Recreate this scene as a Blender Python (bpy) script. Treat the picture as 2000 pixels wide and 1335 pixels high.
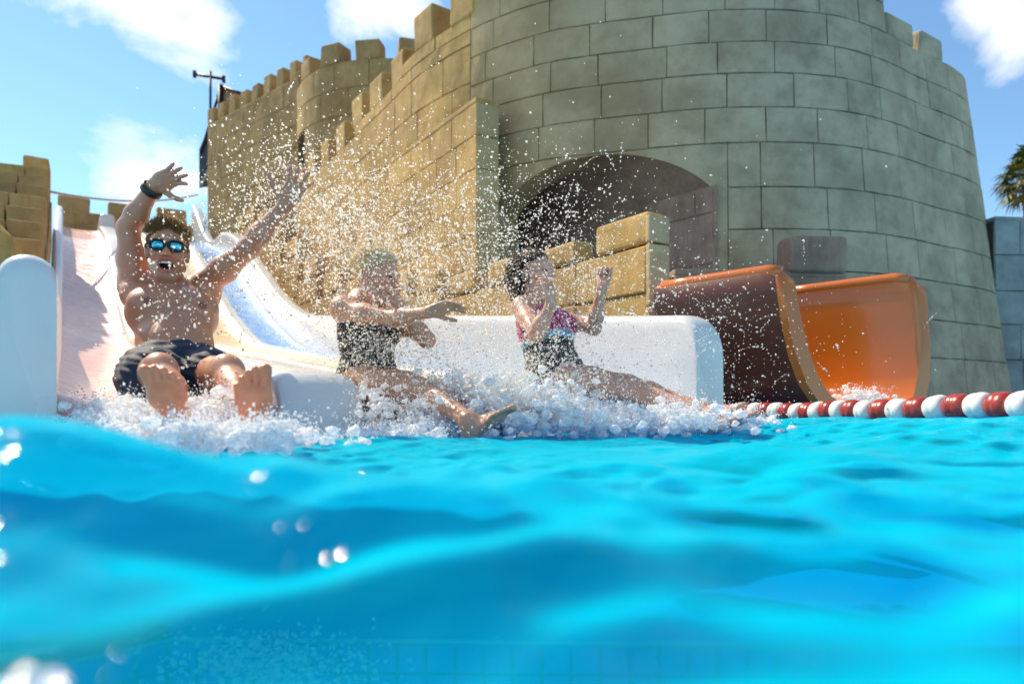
import bpy, bmesh, math, random
import numpy as np
from mathutils import Vector, Matrix

random.seed(11); RNG = np.random.default_rng(11)
SC = bpy.context.scene; COL = SC.collection
for o in list(bpy.data.objects): bpy.data.objects.remove(o)
R = math.radians

# ------------------------------------------------------------------ camera, sky, sun, exposure
F = 1400.0; EYE = 0.13; HOR = 790.0                 # photo is 2000 x 1335; eye height over the pool water
cd = bpy.data.cameras.new('camera'); cam = bpy.data.objects.new('camera', cd); COL.objects.link(cam)
cam.location = (0, 0, EYE); cam.rotation_euler = (R(90), 0, 0)
cd.sensor_width = 36; cd.lens = 36 * F / 2000; cd.shift_y = (HOR - 667.5) / 2000
cd.clip_start = 0.02; cd.clip_end = 5000
cd.dof.use_dof = True; cd.dof.focus_distance = 3.3; cd.dof.aperture_fstop = 2.0
SC.camera = cam
SUN_AZ, SUN_EL = -51.0, 49.0                        # degrees left of the view axis, above the horizon
sd = bpy.data.lights.new('sun', 'SUN'); sd.energy = 5.0; sd.angle = R(0.5); sd.color = (1.0, 0.86, 0.64)
sun = bpy.data.objects.new('sun', sd); COL.objects.link(sun)
sv = Vector((math.sin(R(SUN_AZ)) * math.cos(R(SUN_EL)), math.cos(R(SUN_AZ)) * math.cos(R(SUN_EL)), math.sin(R(SUN_EL))))
sun.rotation_euler = sv.to_track_quat('Z', 'Y').to_euler(); sun.location = sv * 30
SC.view_settings.view_transform = 'Standard'; SC.view_settings.look = 'None'
SC.view_settings.exposure = 0.45; SC.view_settings.gamma = 1.0
W = bpy.data.worlds.new('World'); SC.world = W; W.use_nodes = True
def world():
    nt = W.node_tree; N = nt.nodes; L = nt.links; N.clear()
    out = N.new('ShaderNodeOutputWorld'); bg = N.new('ShaderNodeBackground'); bg.inputs['Strength'].default_value = 0.135
    sky = N.new('ShaderNodeTexSky'); sky.sky_type = 'NISHITA'; sky.sun_disc = False
    sky.sun_elevation = R(SUN_EL); sky.sun_rotation = R(SUN_AZ); sky.air_density = 1.1; sky.dust_density = 0.1; sky.ozone_density = 2.2
    tc = N.new('ShaderNodeTexCoord')
    no = N.new('ShaderNodeTexNoise'); no.inputs['Scale'].default_value = 5.5; no.inputs['Detail'].default_value = 9; no.inputs['Roughness'].default_value = 0.6; no.inputs['Distortion'].default_value = 0.35
    mp = N.new('ShaderNodeMapping'); mp.inputs['Scale'].default_value = (1, 1, 1.7)
    L.new(tc.outputs['Generated'], mp.inputs['Vector']); L.new(mp.outputs[0], no.inputs['Vector'])
    # cloud banks: direction and size, also round the rest of the sky
    banks = [((310, -5), .10), ((395, 65), .075), ((260, 350), .085), ((350, 335), .08), ((740, 5), .07), ((1930, 0), .07), ((1985, 50), .06), ((60, -330), .2), ((1500, -500), .3)]
    dirs = [(Vector(((a - 1000) / F, 1, (HOR - b) / F)).normalized(), r) for (a, b), r in banks]
    rr = random.Random(4)
    for k in range(14):
        az = rr.uniform(45, 315); el = rr.uniform(8, 60)
        dirs.append((Vector((math.sin(R(az)) * math.cos(R(el)), math.cos(R(az)) * math.cos(R(el)), math.sin(R(el)))), rr.uniform(.15, .35)))
    cur = None
    for d, r in dirs:
        vd = N.new('ShaderNodeVectorMath'); vd.operation = 'DISTANCE'; vd.inputs[1].default_value = d
        L.new(tc.outputs['Generated'], vd.inputs[0])
        mr = N.new('ShaderNodeMapRange'); mr.inputs['From Min'].default_value = 0; mr.inputs['From Max'].default_value = r * 1.5
        mr.inputs['To Min'].default_value = 1; mr.inputs['To Max'].default_value = 0
        L.new(vd.outputs['Value'], mr.inputs['Value'])
        if cur is None: cur = mr.outputs[0]
        else:
            mx = N.new('ShaderNodeMath'); mx.operation = 'MAXIMUM'; L.new(cur, mx.inputs[0]); L.new(mr.outputs[0], mx.inputs[1]); cur = mx.outputs[0]
    ad = N.new('ShaderNodeMath'); ad.operation = 'MULTIPLY_ADD'; ad.inputs[1].default_value = 0.55
    L.new(cur, ad.inputs[0]); L.new(no.outputs['Fac'], ad.inputs[2])
    rp = N.new('ShaderNodeValToRGB'); e = rp.color_ramp.elements
    e[0].position = .74; e[0].color = (0, 0, 0, 1); e[1].position = 1.02; e[1].color = (1, 1, 1, 1)
    L.new(ad.outputs[0], rp.inputs[0])
    tint = N.new('ShaderNodeMix'); tint.data_type = 'RGBA'; tint.blend_type = 'MULTIPLY'; tint.inputs[0].default_value = 1
    tint.inputs[7].default_value = (0.80, .98, 1.04, 1); L.new(sky.outputs[0], tint.inputs[6])
    mix = N.new('ShaderNodeMix'); mix.data_type = 'RGBA'; mix.inputs[7].default_value = (7.6, 7.5, 7.4, 1)
    L.new(rp.outputs[0], mix.inputs[0]); L.new(tint.outputs[2], mix.inputs[6])
    L.new(mix.outputs[2], bg.inputs['Color']); L.new(bg.outputs[0], out.inputs['Surface'])
world()

# ------------------------------------------------------------------ helpers
def at(px, py, d): return Vector(((px - 1000) / F * d, d, EYE + (HOR - py) / F * d))
YAW = R(32)
U2 = Vector((-math.sin(YAW), math.cos(YAW), 0)); P2 = Vector((math.cos(YAW), math.sin(YAW), 0))   # uphill along the slide, across it
def SW(s, w, z=0.0): return U2 * s + P2 * w + Vector((0, 0, z))
ZV = Vector((0, 0, 1))
def empty(name, loc=(0, 0, 0)):
    o = bpy.data.objects.new(name, None); o.location = loc; COL.objects.link(o); return o
def mesh_obj(name, verts, faces, mat=None, parent=None, smooth=False, mats=None, fm=None):
    m = bpy.data.meshes.new(name); m.from_pydata([tuple(v) for v in verts], [], faces); m.update()
    o = bpy.data.objects.new(name, m); COL.objects.link(o)
    for mm in (mats or ([mat] if mat else [])): m.materials.append(mm)
    if fm is not None: m.polygons.foreach_set('material_index', fm)
    if smooth: m.polygons.foreach_set('use_smooth', [True] * len(m.polygons))
    if parent is not None:
        o.parent = parent; o.matrix_parent_inverse = Matrix.Translation(parent.location).inverted()
    return o
def tag(o, label=None, cat=None, group=None, kind=None):
    if label: o['label'] = label
    if cat: o['category'] = cat
    if group: o['group'] = group
    if kind: o['kind'] = kind
    return o
def bm_obj(name, bm, mat, parent=None, smooth=False):
    bmesh.ops.recalc_face_normals(bm, faces=bm.faces)
    m = bpy.data.meshes.new(name); bm.to_mesh(m); bm.free(); m.materials.append(mat)
    o = bpy.data.objects.new(name, m); COL.objects.link(o)
    if smooth: m.polygons.foreach_set('use_smooth', [True] * len(m.polygons))
    if parent is not None:
        o.parent = parent; o.matrix_parent_inverse = Matrix.Translation(parent.location).inverted()
    return o
def rbox(bm, c, ax, ay, az, hx, hy, hz, bev=0.02, seg=2, jit=0.0):
    """rounded box: centre, three unit axes, half sizes"""
    M = Matrix(((ax.x, ay.x, az.x, c.x), (ax.y, ay.y, az.y, c.y), (ax.z, ay.z, az.z, c.z), (0, 0, 0, 1)))
    g = bmesh.ops.create_cube(bm, size=2.0, matrix=M @ Matrix.Diagonal((hx, hy, hz, 1)))
    vs = g['verts']
    if jit:
        for v in vs: v.co += Vector((random.uniform(-jit, jit), random.uniform(-jit, jit), random.uniform(-jit, jit)))
    if bev > 0:
        es = list({e for v in vs for e in v.link_edges})
        bmesh.ops.bevel(bm, geom=es, offset=bev, segments=seg, affect='EDGES', profile=0.6)
def tube(name, pts, rad, mat, parent=None, n=10, closed=False):
    pts = [Vector(p) for p in pts]; rs = rad if isinstance(rad, (list, tuple)) else [rad] * len(pts)
    V = []; Fc = []; prev = None
    for i, p in enumerate(pts):
        t = (pts[min(i + 1, len(pts) - 1)] - pts[max(i - 1, 0)]).normalized()
        a = prev if prev is not None else (ZV if abs(t.z) < .9 else Vector((1, 0, 0)))
        x = (a - t * a.dot(t)).normalized(); y = t.cross(x); prev = x
        for k in range(n):
            an = 2 * math.pi * k / n; V.append(p + (x * math.cos(an) + y * math.sin(an)) * rs[i])
    for i in range(len(pts) - 1):
        for k in range(n):
            Fc.append((i * n + k, i * n + (k + 1) % n, (i + 1) * n + (k + 1) % n, (i + 1) * n + k))
    Fc.append(tuple(range(n))[::-1]); Fc.append(tuple(range((len(pts) - 1) * n, len(pts) * n)))
    return mesh_obj(name, V, Fc, mat, parent, True)
def lerp_table(tab):
    xs = [a for a, b in tab]; ys = [b for a, b in tab]
    return lambda x: float(np.interp(x, xs, ys))
def smooth_table(tab, w=0.6):
    f = lerp_table(tab)
    return lambda x: sum(f(x + k * w / 4) * g for k, g in zip(range(-4, 5), (1, 2, 3, 4, 5, 4, 3, 2, 1))) / 25.0

# ------------------------------------------------------------------ materials
def new_mat(name):
    m = bpy.data.materials.new(name); m.use_nodes = True; nt = m.node_tree
    return m, nt, nt.nodes['Principled BSDF'], nt.nodes['Material Output']
def ramp(nt, src, stops):
    r = nt.nodes.new('ShaderNodeValToRGB'); e = r.color_ramp.elements
    while len(e) < len(stops): e.new(0.5)
    for i, (p, c) in enumerate(stops): e[i].position = p; e[i].color = (*c, 1)
    nt.links.new(src, r.inputs[0]); return r.outputs[0]
def noise(nt, scale, detail=5, rough=.6, vec=None, dist=0):
    n = nt.nodes.new('ShaderNodeTexNoise'); n.inputs['Scale'].default_value = scale; n.inputs['Detail'].default_value = detail
    n.inputs['Roughness'].default_value = rough; n.inputs['Distortion'].default_value = dist
    if vec: nt.links.new(vec, n.inputs['Vector'])
    return n.outputs['Fac']
def coords(nt, scale=(1, 1, 1)):
    g = nt.nodes.new('ShaderNodeNewGeometry'); mp = nt.nodes.new('ShaderNodeMapping'); mp.inputs['Scale'].default_value = scale
    nt.links.new(g.outputs['Position'], mp.inputs['Vector']); return mp.outputs[0]
def mixc(nt, a, b, fac, mode='MIX'):
    m = nt.nodes.new('ShaderNodeMix'); m.data_type = 'RGBA'; m.blend_type = mode
    for k, v in ((0, fac), (6, a), (7, b)):
        if isinstance(v, (int, float)): m.inputs[k].default_value = v
        elif isinstance(v, tuple): m.inputs[k].default_value = (*v, 1)
        else: nt.links.new(v, m.inputs[k])
    return m.outputs[2]
def bump(nt, bs, h, strength=.4, dist=.01):
    b = nt.nodes.new('ShaderNodeBump'); b.inputs['Strength'].default_value = strength; b.inputs['Distance'].default_value = dist
    nt.links.new(h, b.inputs['Height']); nt.links.new(b.outputs[0], bs.inputs['Normal'])
def stone(name, base, dark, light, streak=0.0, sun_tint=None):
    m, nt, bs, out = new_mat(name)
    v = coords(nt)
    big = noise(nt, 1.3, 4, .6, v); mid = noise(nt, 5, 6, .65, v); fine = noise(nt, 60, 4, .7, v)
    c = ramp(nt, mid, [(.28, dark), (.5, base), (.75, light)])
    if sun_tint:                                            # left flank's sunlight put into the colour: golden tint, weaker to the right
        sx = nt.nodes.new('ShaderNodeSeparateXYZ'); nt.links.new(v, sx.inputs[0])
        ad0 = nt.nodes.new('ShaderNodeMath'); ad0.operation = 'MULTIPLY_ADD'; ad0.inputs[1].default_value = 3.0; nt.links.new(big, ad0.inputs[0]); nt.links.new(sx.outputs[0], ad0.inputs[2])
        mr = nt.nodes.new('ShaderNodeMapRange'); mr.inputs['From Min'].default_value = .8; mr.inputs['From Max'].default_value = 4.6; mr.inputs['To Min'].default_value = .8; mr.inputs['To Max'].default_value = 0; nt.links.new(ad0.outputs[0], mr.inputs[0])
        c = mixc(nt, c, sun_tint, mr.outputs[0])
    oi = nt.nodes.new('ShaderNodeObjectInfo')
    tone = ramp(nt, oi.outputs['Random'], [(0, (.88, .88, .88)), (1, (1.06, 1.05, 1.03))])
    c = mixc(nt, c, tone, .8, 'MULTIPLY')
    st = ramp(nt, big, [(.38, (.62, .6, .58)), (.58, (1, 1, 1))]); c = mixc(nt, c, st, .7, 'MULTIPLY')
    pit = ramp(nt, fine, [(.30, (.45, .42, .4)), (.42, (1, 1, 1))]); c = mixc(nt, c, pit, .5, 'MULTIPLY')
    if streak:
        vs = coords(nt, (9, 9, .6)); s = ramp(nt, noise(nt, 2.5, 5, .6, vs), [(.35, (.6, .56, .5)), (.6, (1, 1, 1))])
        c = mixc(nt, c, s, streak, 'MULTIPLY')
    nt.links.new(c, bs.inputs['Base Color']); bs.inputs['Roughness'].default_value = .88
    ad = nt.nodes.new('ShaderNodeMath'); ad.operation = 'MULTIPLY_ADD'; ad.inputs[1].default_value = .35
    nt.links.new(fine, ad.inputs[0]); nt.links.new(mid, ad.inputs[2])
    bump(nt, bs, ad.outputs[0], .55, .02)
    return m
def plain(name, col, rough=.4, metal=0, spec=.5, coat=0, var=0.0, vscale=8, bumps=0.0, bscale=30):
    m, nt, bs, out = new_mat(name)
    bs.inputs['Roughness'].default_value = rough; bs.inputs['Metallic'].default_value = metal
    bs.inputs['Specular IOR Level'].default_value = spec; bs.inputs['Coat Weight'].default_value = coat
    v = coords(nt)
    n = noise(nt, vscale, 5, .6, v)
    lo = tuple(max(0, c * (1 - var)) for c in col); hi = tuple(min(1, c * (1 + var)) for c in col)
    nt.links.new(ramp(nt, n, [(.3, lo), (.7, hi)]), bs.inputs['Base Color'])
    if bumps: bump(nt, bs, noise(nt, bscale, 4, .6, v), bumps, .01)
    return m
M_SAND = stone('sand_stone', (.55, .345, .11), (.42, .25, .072), (.62, .42, .17), .25)
M_SANDFAR = stone('far_stone', (.44, .285, .11), (.35, .215, .08), (.50, .345, .15), .15)
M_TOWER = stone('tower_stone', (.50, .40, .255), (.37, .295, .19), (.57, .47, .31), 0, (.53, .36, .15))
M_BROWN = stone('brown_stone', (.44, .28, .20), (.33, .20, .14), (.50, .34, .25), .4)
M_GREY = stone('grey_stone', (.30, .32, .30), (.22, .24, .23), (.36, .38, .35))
M_MORT = plain('joint_mortar', (.115, .095, .065), .95, var=.25)
M_MORTG = plain('joint_mortar_grey', (.075, .08, .065), .95, var=.25)
def gel(name, col, wet=.3, spd=.25):
    m, nt, bs, out = new_mat(name)
    v = coords(nt, (1, 1, 1)); n = noise(nt, 3.5, 5, .6, v)
    c = ramp(nt, n, [(.3, tuple(x * .9 for x in col)), (.7, col)])
    nt.links.new(c, bs.inputs['Base Color']); bs.inputs['Roughness'].default_value = spd
    bs.inputs['Coat Weight'].default_value = wet; bs.inputs['Coat Roughness'].default_value = .12
    n2 = noise(nt, 26, 5, .65, v); bump(nt, bs, n2, .12, .006)
    return m
def lane_mat(name, col, foam):
    """gelcoat lane with a thin sheet of rippling water running down it"""
    m, nt, bs, out = new_mat(name)
    tc = nt.nodes.new('ShaderNodeTexCoord')
    mp = nt.nodes.new('ShaderNodeMapping'); mp.inputs['Rotation'].default_value = (0, 0, -YAW); mp.inputs['Scale'].default_value = (1.5, 4.2, 1)
    nt.links.new(tc.outputs['Object'], mp.inputs['Vector'])
    n = noise(nt, 2.6, 7, .68, mp.outputs[0], 1.1)
    c = ramp(nt, n, [(.36, col), (.50, tuple(.6 * x + .4 * y for x, y in zip(col, (.85, .82, .8)))), (.60, (.88, .87, .86))])
    c = mixc(nt, (*col,), c, foam)
    nt.links.new(c, bs.inputs['Base Color']); bs.inputs['Roughness'].default_value = .22
    bs.inputs['Coat Weight'].default_value = .35; bs.inputs['Coat Roughness'].default_value = .1
    bump(nt, bs, n, .55, .03)
    return m
M_WHITE = gel('white_gelcoat', (.70, .69, .67))
M_PINK = lane_mat('pink_lane', (.80, .34, .22), .42)
M_CREAM = lane_mat('cream_lane', (.74, .53, .25), .5)
M_YELLOW = lane_mat('yellow_lane', (.80, .55, .20), .45)
M_BLUE = lane_mat('blue_lane', (.07, .33, .78), .28)
M_ORANGE = gel('orange_gelcoat', (.64, .15, .012), .6, .25)
M_RED = gel('red_float_plastic', (.36, .028, .018), .4, .32)
M_FWHITE = gel('white_float_plastic', (.78, .76, .70), .4, .32)
M_DARK = plain('dark_metal', (.03, .03, .035), .5, .6)
M_ROPE = plain('rope_fibre', (.42, .36, .25), .8, var=.2)

# ------------------------------------------------------------------ ground, pool shell, water
def bigsheet(name, pts, z, mat):
    o = mesh_obj(name, [(x, y, z) for x, y in pts], [tuple(range(len(pts)))], mat); return o
M_GROUND = plain('dry_ground', (.36, .29, .19), .95, var=.25, vscale=2, bumps=.3)
M_FLOOR = plain('pool_plaster', (.006, .24, .66), .5, var=.08, vscale=3)
g = mesh_obj('ground', [(-400, 9.6, .02), (400, 9.6, .02), (400, 900, .02), (-400, 900, .02)], [(0, 1, 2, 3)], M_GROUND); tag(g, kind='structure')
g = mesh_obj('pool_floor', [(-40, -40, -1.5), (40, -40, -1.5), (40, 9.7, -1.5), (-40, 9.7, -1.5), (40, 9.7, .02), (-40, 9.7, .02)], [(0, 1, 2, 3), (3, 2, 4, 5)], M_FLOOR); tag(g, kind='structure')

pw = [SW(3.3, -14), SW(3.3, 3.4), SW(9.6, 3.4), SW(9.6, -14)]
g = mesh_obj('pool_wall', [p - ZV * 1.5 for p in pw] + [p - ZV * .04 for p in pw], [(0, 1, 5, 4), (1, 2, 6, 5), (4, 5, 6, 7)], M_FLOOR); tag(g, kind='structure')
# submerged tiled step: riser tiles facing the camera, plaster top, dark coping at its left
M_TILE = plain('blue_glass_tile', (.012, .17, .44), .25, var=.14, vscale=5, coat=.3)
M_GROUT = plain('pale_grout', (.10, .42, .56), .8, var=.1)
M_COPING = plain('dark_coping', (.07, .03, .02), .7, var=.4, vscale=14, bumps=.5)
step = empty('pool_step', (0, 2.6, -1.5)); tag(step, kind='structure')
TOPZ = -0.70
A, B_, C_ = Vector((-2.6, 1.18, 0)), Vector((-1.22, 2.55, 0)), Vector((3.4, 2.42, 0))
D_ = Vector((3.4, 6, 0)); E_ = Vector((-4.5, 6, 0)); G_ = Vector((-4.5, 1.18, 0))
pv = [A, B_, C_, D_, E_, G_]
n6 = len(pv)
mesh_obj('step_body', [Vector((v.x, v.y + .012, -1.5)) for v in pv] + [Vector((v.x, v.y + .012, TOPZ)) for v in pv],
         [(n6, n6 + 1, n6 + 2, n6 + 3, n6 + 4, n6 + 5)] + [(i, (i + 1) % n6, n6 + (i + 1) % n6, n6 + i) for i in range(n6)],
         mats=[M_FLOOR, M_GROUT], fm=[0] + [1, 1, 0, 0, 0, 0], parent=step)
ts = 0.102
tilem = None
tv = []; tf = []
for seg, (a, b) in enumerate(((A, B_), (B_, C_))):
    dr = (b - a).normalized(); nn = Vector((dr.y, -dr.x, 0)); Ln = (b - a).length
    for i in range(int(Ln / ts)):
        for k in range(6):
            c = a + dr * (ts * (i + .5)) + ZV * (TOPZ - .012 - ts * (k + .5))
            hh = ts / 2 - .0022
            q = [c + dr * sx * hh + ZV * sz * hh + nn * dp for dp, f in ((0.001, 1),) for sx, sz in ((-1, -1), (1, -1), (1, 1), (-1, 1))]
            q2 = [c + dr * sx * (hh - .003) + ZV * sz * (hh - .003) + nn * .006 for sx, sz in ((-1, -1), (1, -1), (1, 1), (-1, 1))]
            vs = q + q2; fs = [(4, 5, 6, 7)] + [(j, (j + 1) % 4, 4 + (j + 1) % 4, 4 + j) for j in range(4)]
            if k < 4 and len([1]) and (seg == 1 or i > 8):
                mesh_obj('tile', vs, fs, M_TILE, step)
            else:
                o0 = len(tv); tv += vs; tf += [tuple(o0 + x for x in f) for f in fs]
o = mesh_obj('deep_tiles', tv, tf, M_TILE, step); o['kind'] = 'stuff'
bm = bmesh.new()
dr = (B_ - A).normalized(); nn = Vector((dr.y, -dr.x, 0))
rbox(bm, A + dr * ((B_ - A).length / 2) - nn * .10 + ZV * (TOPZ + .022), dr, nn, ZV, (B_ - A).length / 2, .115, .02, .008)
bm_obj('coping', bm, M_COPING, step)

def water_h(X, Y):
    """swell and chop of the pool surface (numpy)"""
    r = np.sqrt(X * X + Y * Y)
    def wv(kx, ky, a, ph): return a * np.sin(kx * X + ky * Y + ph)
    h = wv(2.1, 3.4, .010, .5) + wv(-3.3, 4.6, .008, 1.9) + wv(6.1, 7.3, .0055, 4.1) + wv(-8.0, 11.0, .0045, .7)
    h += wv(14, 9, .003, 2.2) + wv(-11, 19, .0028, 5.0) + wv(23, 17, .0018, 1.1) + wv(-5, 29, .0018, 3.3)
    ch = wv(31, 22, .0016, .3) + wv(-27, 41, .0014, 2.0) + wv(52, 33, .0011, 4.0) + wv(-61, 48, .0009, 1.0) + wv(18, 70, .001, 2.4)
    h += ch * (1 + .8 * np.sin(3.1 * X + 1.7 * Y))
    # steeper near waves in front of the lens
    def ridge(x0, y0, dx, dy, L, wd, a):
        n = math.hypot(dx, dy); tx, ty = dx / n, dy / n
        s = (X - x0) * tx + (Y - y0) * ty; t = -(X - x0) * ty + (Y - y0) * tx
        return a * np.exp(-(s / L) ** 2 - (t / wd) ** 2)
    h += ridge(-.26, .62, 1, .3, .15, .13, .026) + ridge(-.02, .58, 1, -.3, .15, .12, .020) + ridge(.24, .64, 1, .3, .16, .13, .014) + ridge(.52, .64, 1, -.3, .18, .13, .018) + .046 * np.exp(-((Y - .60) / .30) ** 2) * np.exp(-(X / 1.6) ** 2) + ridge(-.44, .58, .75, 1, .16, .15, .068)
    h += ridge(.05, .74, 1, .3, .2, .06, .014) + ridge(-.02, .40, 1, .35, .14, .035, .014) + ridge(.22, .40, 1, -.4, .12, .032, .014)
    h += ridge(.5, 1.1, 1, .1, .35, .10, .022) + ridge(-.5, 1.15, 1, .2, .3, .09, .02)
    h -= ridge(-.12, .46, 1, .1, .12, .03, .014) + ridge(.16, .50, 1, -.25, .14, .03, .014)
    rg = np.random.default_rng(77)
    for k in range(110):
        d = rg.uniform(.52, 1.6); u = rg.uniform(-.75, .75); sc = d ** .8
        h += ridge(u * d, d, 1, rg.uniform(-1.1, 1.1), sc * rg.uniform(.05, .12), sc * rg.uniform(.022, .05), sc * rg.choice((-1, 1)) * rg.uniform(.007, .016))
    # swell lifting the float line on the right
    sw = 1 / (1 + np.exp(-(X - 1.15) / .16)) * np.exp(-((Y - 3.0) / 1.7) ** 2)
    h += .075 * sw * np.clip((Y - .9) / 1.2, 0, 1)
    return h - .004
def water_mat():
    m, nt, bs, out = new_mat('pool_water'); nt.nodes.remove(bs); N = nt.nodes; L = nt.links
    v = coords(nt)
    b = N.new('ShaderNodeBump'); b.inputs['Strength'].default_value = .35; b.inputs['Distance'].default_value = .02
    L.new(noise(nt, 16, 4, .55, v, .4), b.inputs['Height'])
    tr = N.new('ShaderNodeBsdfTransparent'); tr.inputs['Color'].default_value = (.30, .80, .97, 1)
    df = N.new('ShaderNodeBsdfDiffuse'); df.inputs['Color'].default_value = (.0, .62, .76, 1); L.new(b.outputs[0], df.inputs['Normal'])
    tl = N.new('ShaderNodeBsdfTranslucent'); tl.inputs['Color'].default_value = (.0, .80, .90, 1); L.new(b.outputs[0], tl.inputs['Normal'])
    m1 = N.new('ShaderNodeMixShader'); m1.inputs[0].default_value = .35; L.new(df.outputs[0], m1.inputs[1]); L.new(tl.outputs[0], m1.inputs[2])
    # the water's own scattering counts for more the flatter the ray (longer way through the water)
    lw = N.new('ShaderNodeLayerWeight'); lw.inputs['Blend'].default_value = .5
    mr = N.new('ShaderNodeMapRange'); mr.inputs['From Min'].default_value = .52; mr.inputs['From Max'].default_value = .78
    mr.inputs['To Min'].default_value = .36; mr.inputs['To Max'].default_value = .93; L.new(lw.outputs['Facing'], mr.inputs['Value'])
    m2 = N.new('ShaderNodeMixShader'); L.new(mr.outputs[0], m2.inputs[0]); L.new(tr.outputs[0], m2.inputs[1]); L.new(m1.outputs[0], m2.inputs[2])
    gl = N.new('ShaderNodeBsdfGlossy'); gl.inputs['Roughness'].default_value = .075; L.new(b.outputs[0], gl.inputs['Normal'])
    fr = N.new('ShaderNodeFresnel'); fr.inputs['IOR'].default_value = 1.30; L.new(b.outputs[0], fr.inputs['Normal'])
    sc = N.new('ShaderNodeMath'); sc.operation = 'MULTIPLY'; sc.inputs[1].default_value = .26; L.new(fr.outputs[0], sc.inputs[0])
    m3 = N.new('ShaderNodeMixShader'); L.new(sc.outputs[0], m3.inputs[0]); L.new(m2.outputs[0], m3.inputs[1]); L.new(gl.outputs[0], m3.inputs[2])
    L.new(m3.outputs[0], out.inputs['Surface']); return m
M_WATER = water_mat()
def water():
    ys = np.concatenate([np.linspace(-6, -.2, 12), np.linspace(-.1, .9, 130), np.geomspace(.91, 9.6, 300)])
    xs = np.concatenate([-np.geomspace(30, 2.6, 40), np.linspace(-2.55, 3.2, 520), np.geomspace(3.25, 30, 40)])
    X, Y = np.meshgrid(xs, ys); Z = water_h(X, Y)
    V = np.stack([X, Y, Z], -1).reshape(-1, 3); nx, ny = len(xs), len(ys)
    idx = np.arange(nx * ny).reshape(ny, nx)
    q = np.stack([idx[:-1, :-1], idx[:-1, 1:], idx[1:, 1:], idx[1:, :-1]], -1).reshape(-1, 4)
    o = np_mesh('pool_water', V, q, M_WATER); tag(o, kind='structure')
def np_mesh(name, V, Q, mat, parent=None, smooth=True, col=None):
    m = bpy.data.meshes.new(name); k = Q.shape[1]
    m.vertices.add(len(V)); m.vertices.foreach_set('co', V.astype(np.float32).ravel())
    m.loops.add(Q.size); m.loops.foreach_set('vertex_index', Q.astype(np.int32).ravel())
    m.polygons.add(len(Q)); m.polygons.foreach_set('loop_start', np.arange(0, Q.size, k, dtype=np.int32))
    m.polygons.foreach_set('use_smooth', np.full(len(Q), smooth)); m.update(); m.validate()
    m.materials.append(mat)
    if col is not None:
        a = m.color_attributes.new('Col', 'FLOAT_COLOR', 'POINT')
        a.data.foreach_set('color', np.concatenate([col, np.ones((len(col), 1))], 1).astype(np.float32).ravel())
    o = bpy.data.objects.new(name, m); COL.objects.link(o)
    if parent is not None:
        o.parent = parent; o.matrix_parent_inverse = Matrix.Translation(parent.location).inverted()
    return o
water()

# ------------------------------------------------------------------ stone walls of separate blocks
def block(name, surf, s0, s1, z0, z1, mat, parent, gap=.0045, bev=.007, depth=.035, nu=None, prouds=.0025):
    nu = nu or (5 if s1 - s0 > .5 else 3)
    a, b, c, d = s0 + gap, s1 - gap, z0 + gap, z1 - gap
    us = [a, a + bev] + [a + (b - a) * k / nu for k in range(1, nu)] + [b - bev, b]
    vs = [c, c + bev, (c + d) / 2, d - bev, d]
    pr = random.uniform(-prouds, prouds); V = []; Fc = []
    n, m = len(us), len(vs)
    tz = random.uniform(-.006, .006)
    for j, z in enumerate(vs):
        for i, s in enumerate(us):
            e = (i in (0, n - 1)) or (j in (0, m - 1))
            off = pr - .006 if e else pr + random.uniform(-.0025, .0025)
            js = random.uniform(-.004, .004) if e else 0
            V.append(surf(s + js, z + (js * .7) + tz * (i / (n - 1) - .5), off))
    for j in range(m - 1):
        for i in range(n - 1):
            Fc.append((j * n + i, j * n + i + 1, (j + 1) * n + i + 1, (j + 1) * n + i))
    loop = [i for i in range(n)] + [j * n + n - 1 for j in range(1, m)] + [(m - 1) * n + i for i in range(n - 2, -1, -1)] + [j * n for j in range(m - 2, 0, -1)]
    k0 = len(V); bd = []
    for q in loop:
        j, i = divmod(q, n); V.append(surf(us[i], vs[j], -depth)); bd.append(len(V) - 1)
    L = len(loop)
    for i in range(L): Fc.append((loop[i], bd[i], bd[(i + 1) % L], loop[(i + 1) % L]))
    return mesh_obj(name, V, Fc, mat, parent, False)
def courses(parent, surf, sa, sb, rows, mat, wmin=.5, wmax=.75, skip=None, name='stone_block', seed=0, top=None, vis=None):
    rd = random.Random(seed)
    for k in range(len(rows) - 1):
        s = sa; z0, z1 = rows[k], rows[k + 1]; first = True
        while s < sb - 1e-4:
            w = rd.uniform(wmin, wmax) * (rd.uniform(.4, .9) if first else 1); first = False
            e = s + w
            if sb - e < wmin * .5: e = sb
            e = min(e, sb)
            mid = (s + e) / 2
            if not (skip and skip(s, e, z0, z1)) and not (top and z1 > top(mid) + .02):
                block(name, surf, s, e, z0, z1, mat, parent)
            s = e
def flat_surf(o, dr, nn, lean=0.0):
    return lambda s, z, off: Vector((o.x, o.y, 0)) + dr * s + nn * (off - lean * z) + ZV * z
def rowlist(z0, z1, h, seed=0):
    n = max(1, round((z1 - z0) / h)); rd = random.Random(seed); c = (z1 - z0) / n
    return [z0] + [z0 + c * k + rd.uniform(-.02, .02) for k in range(1, n)] + [z1]
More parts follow.
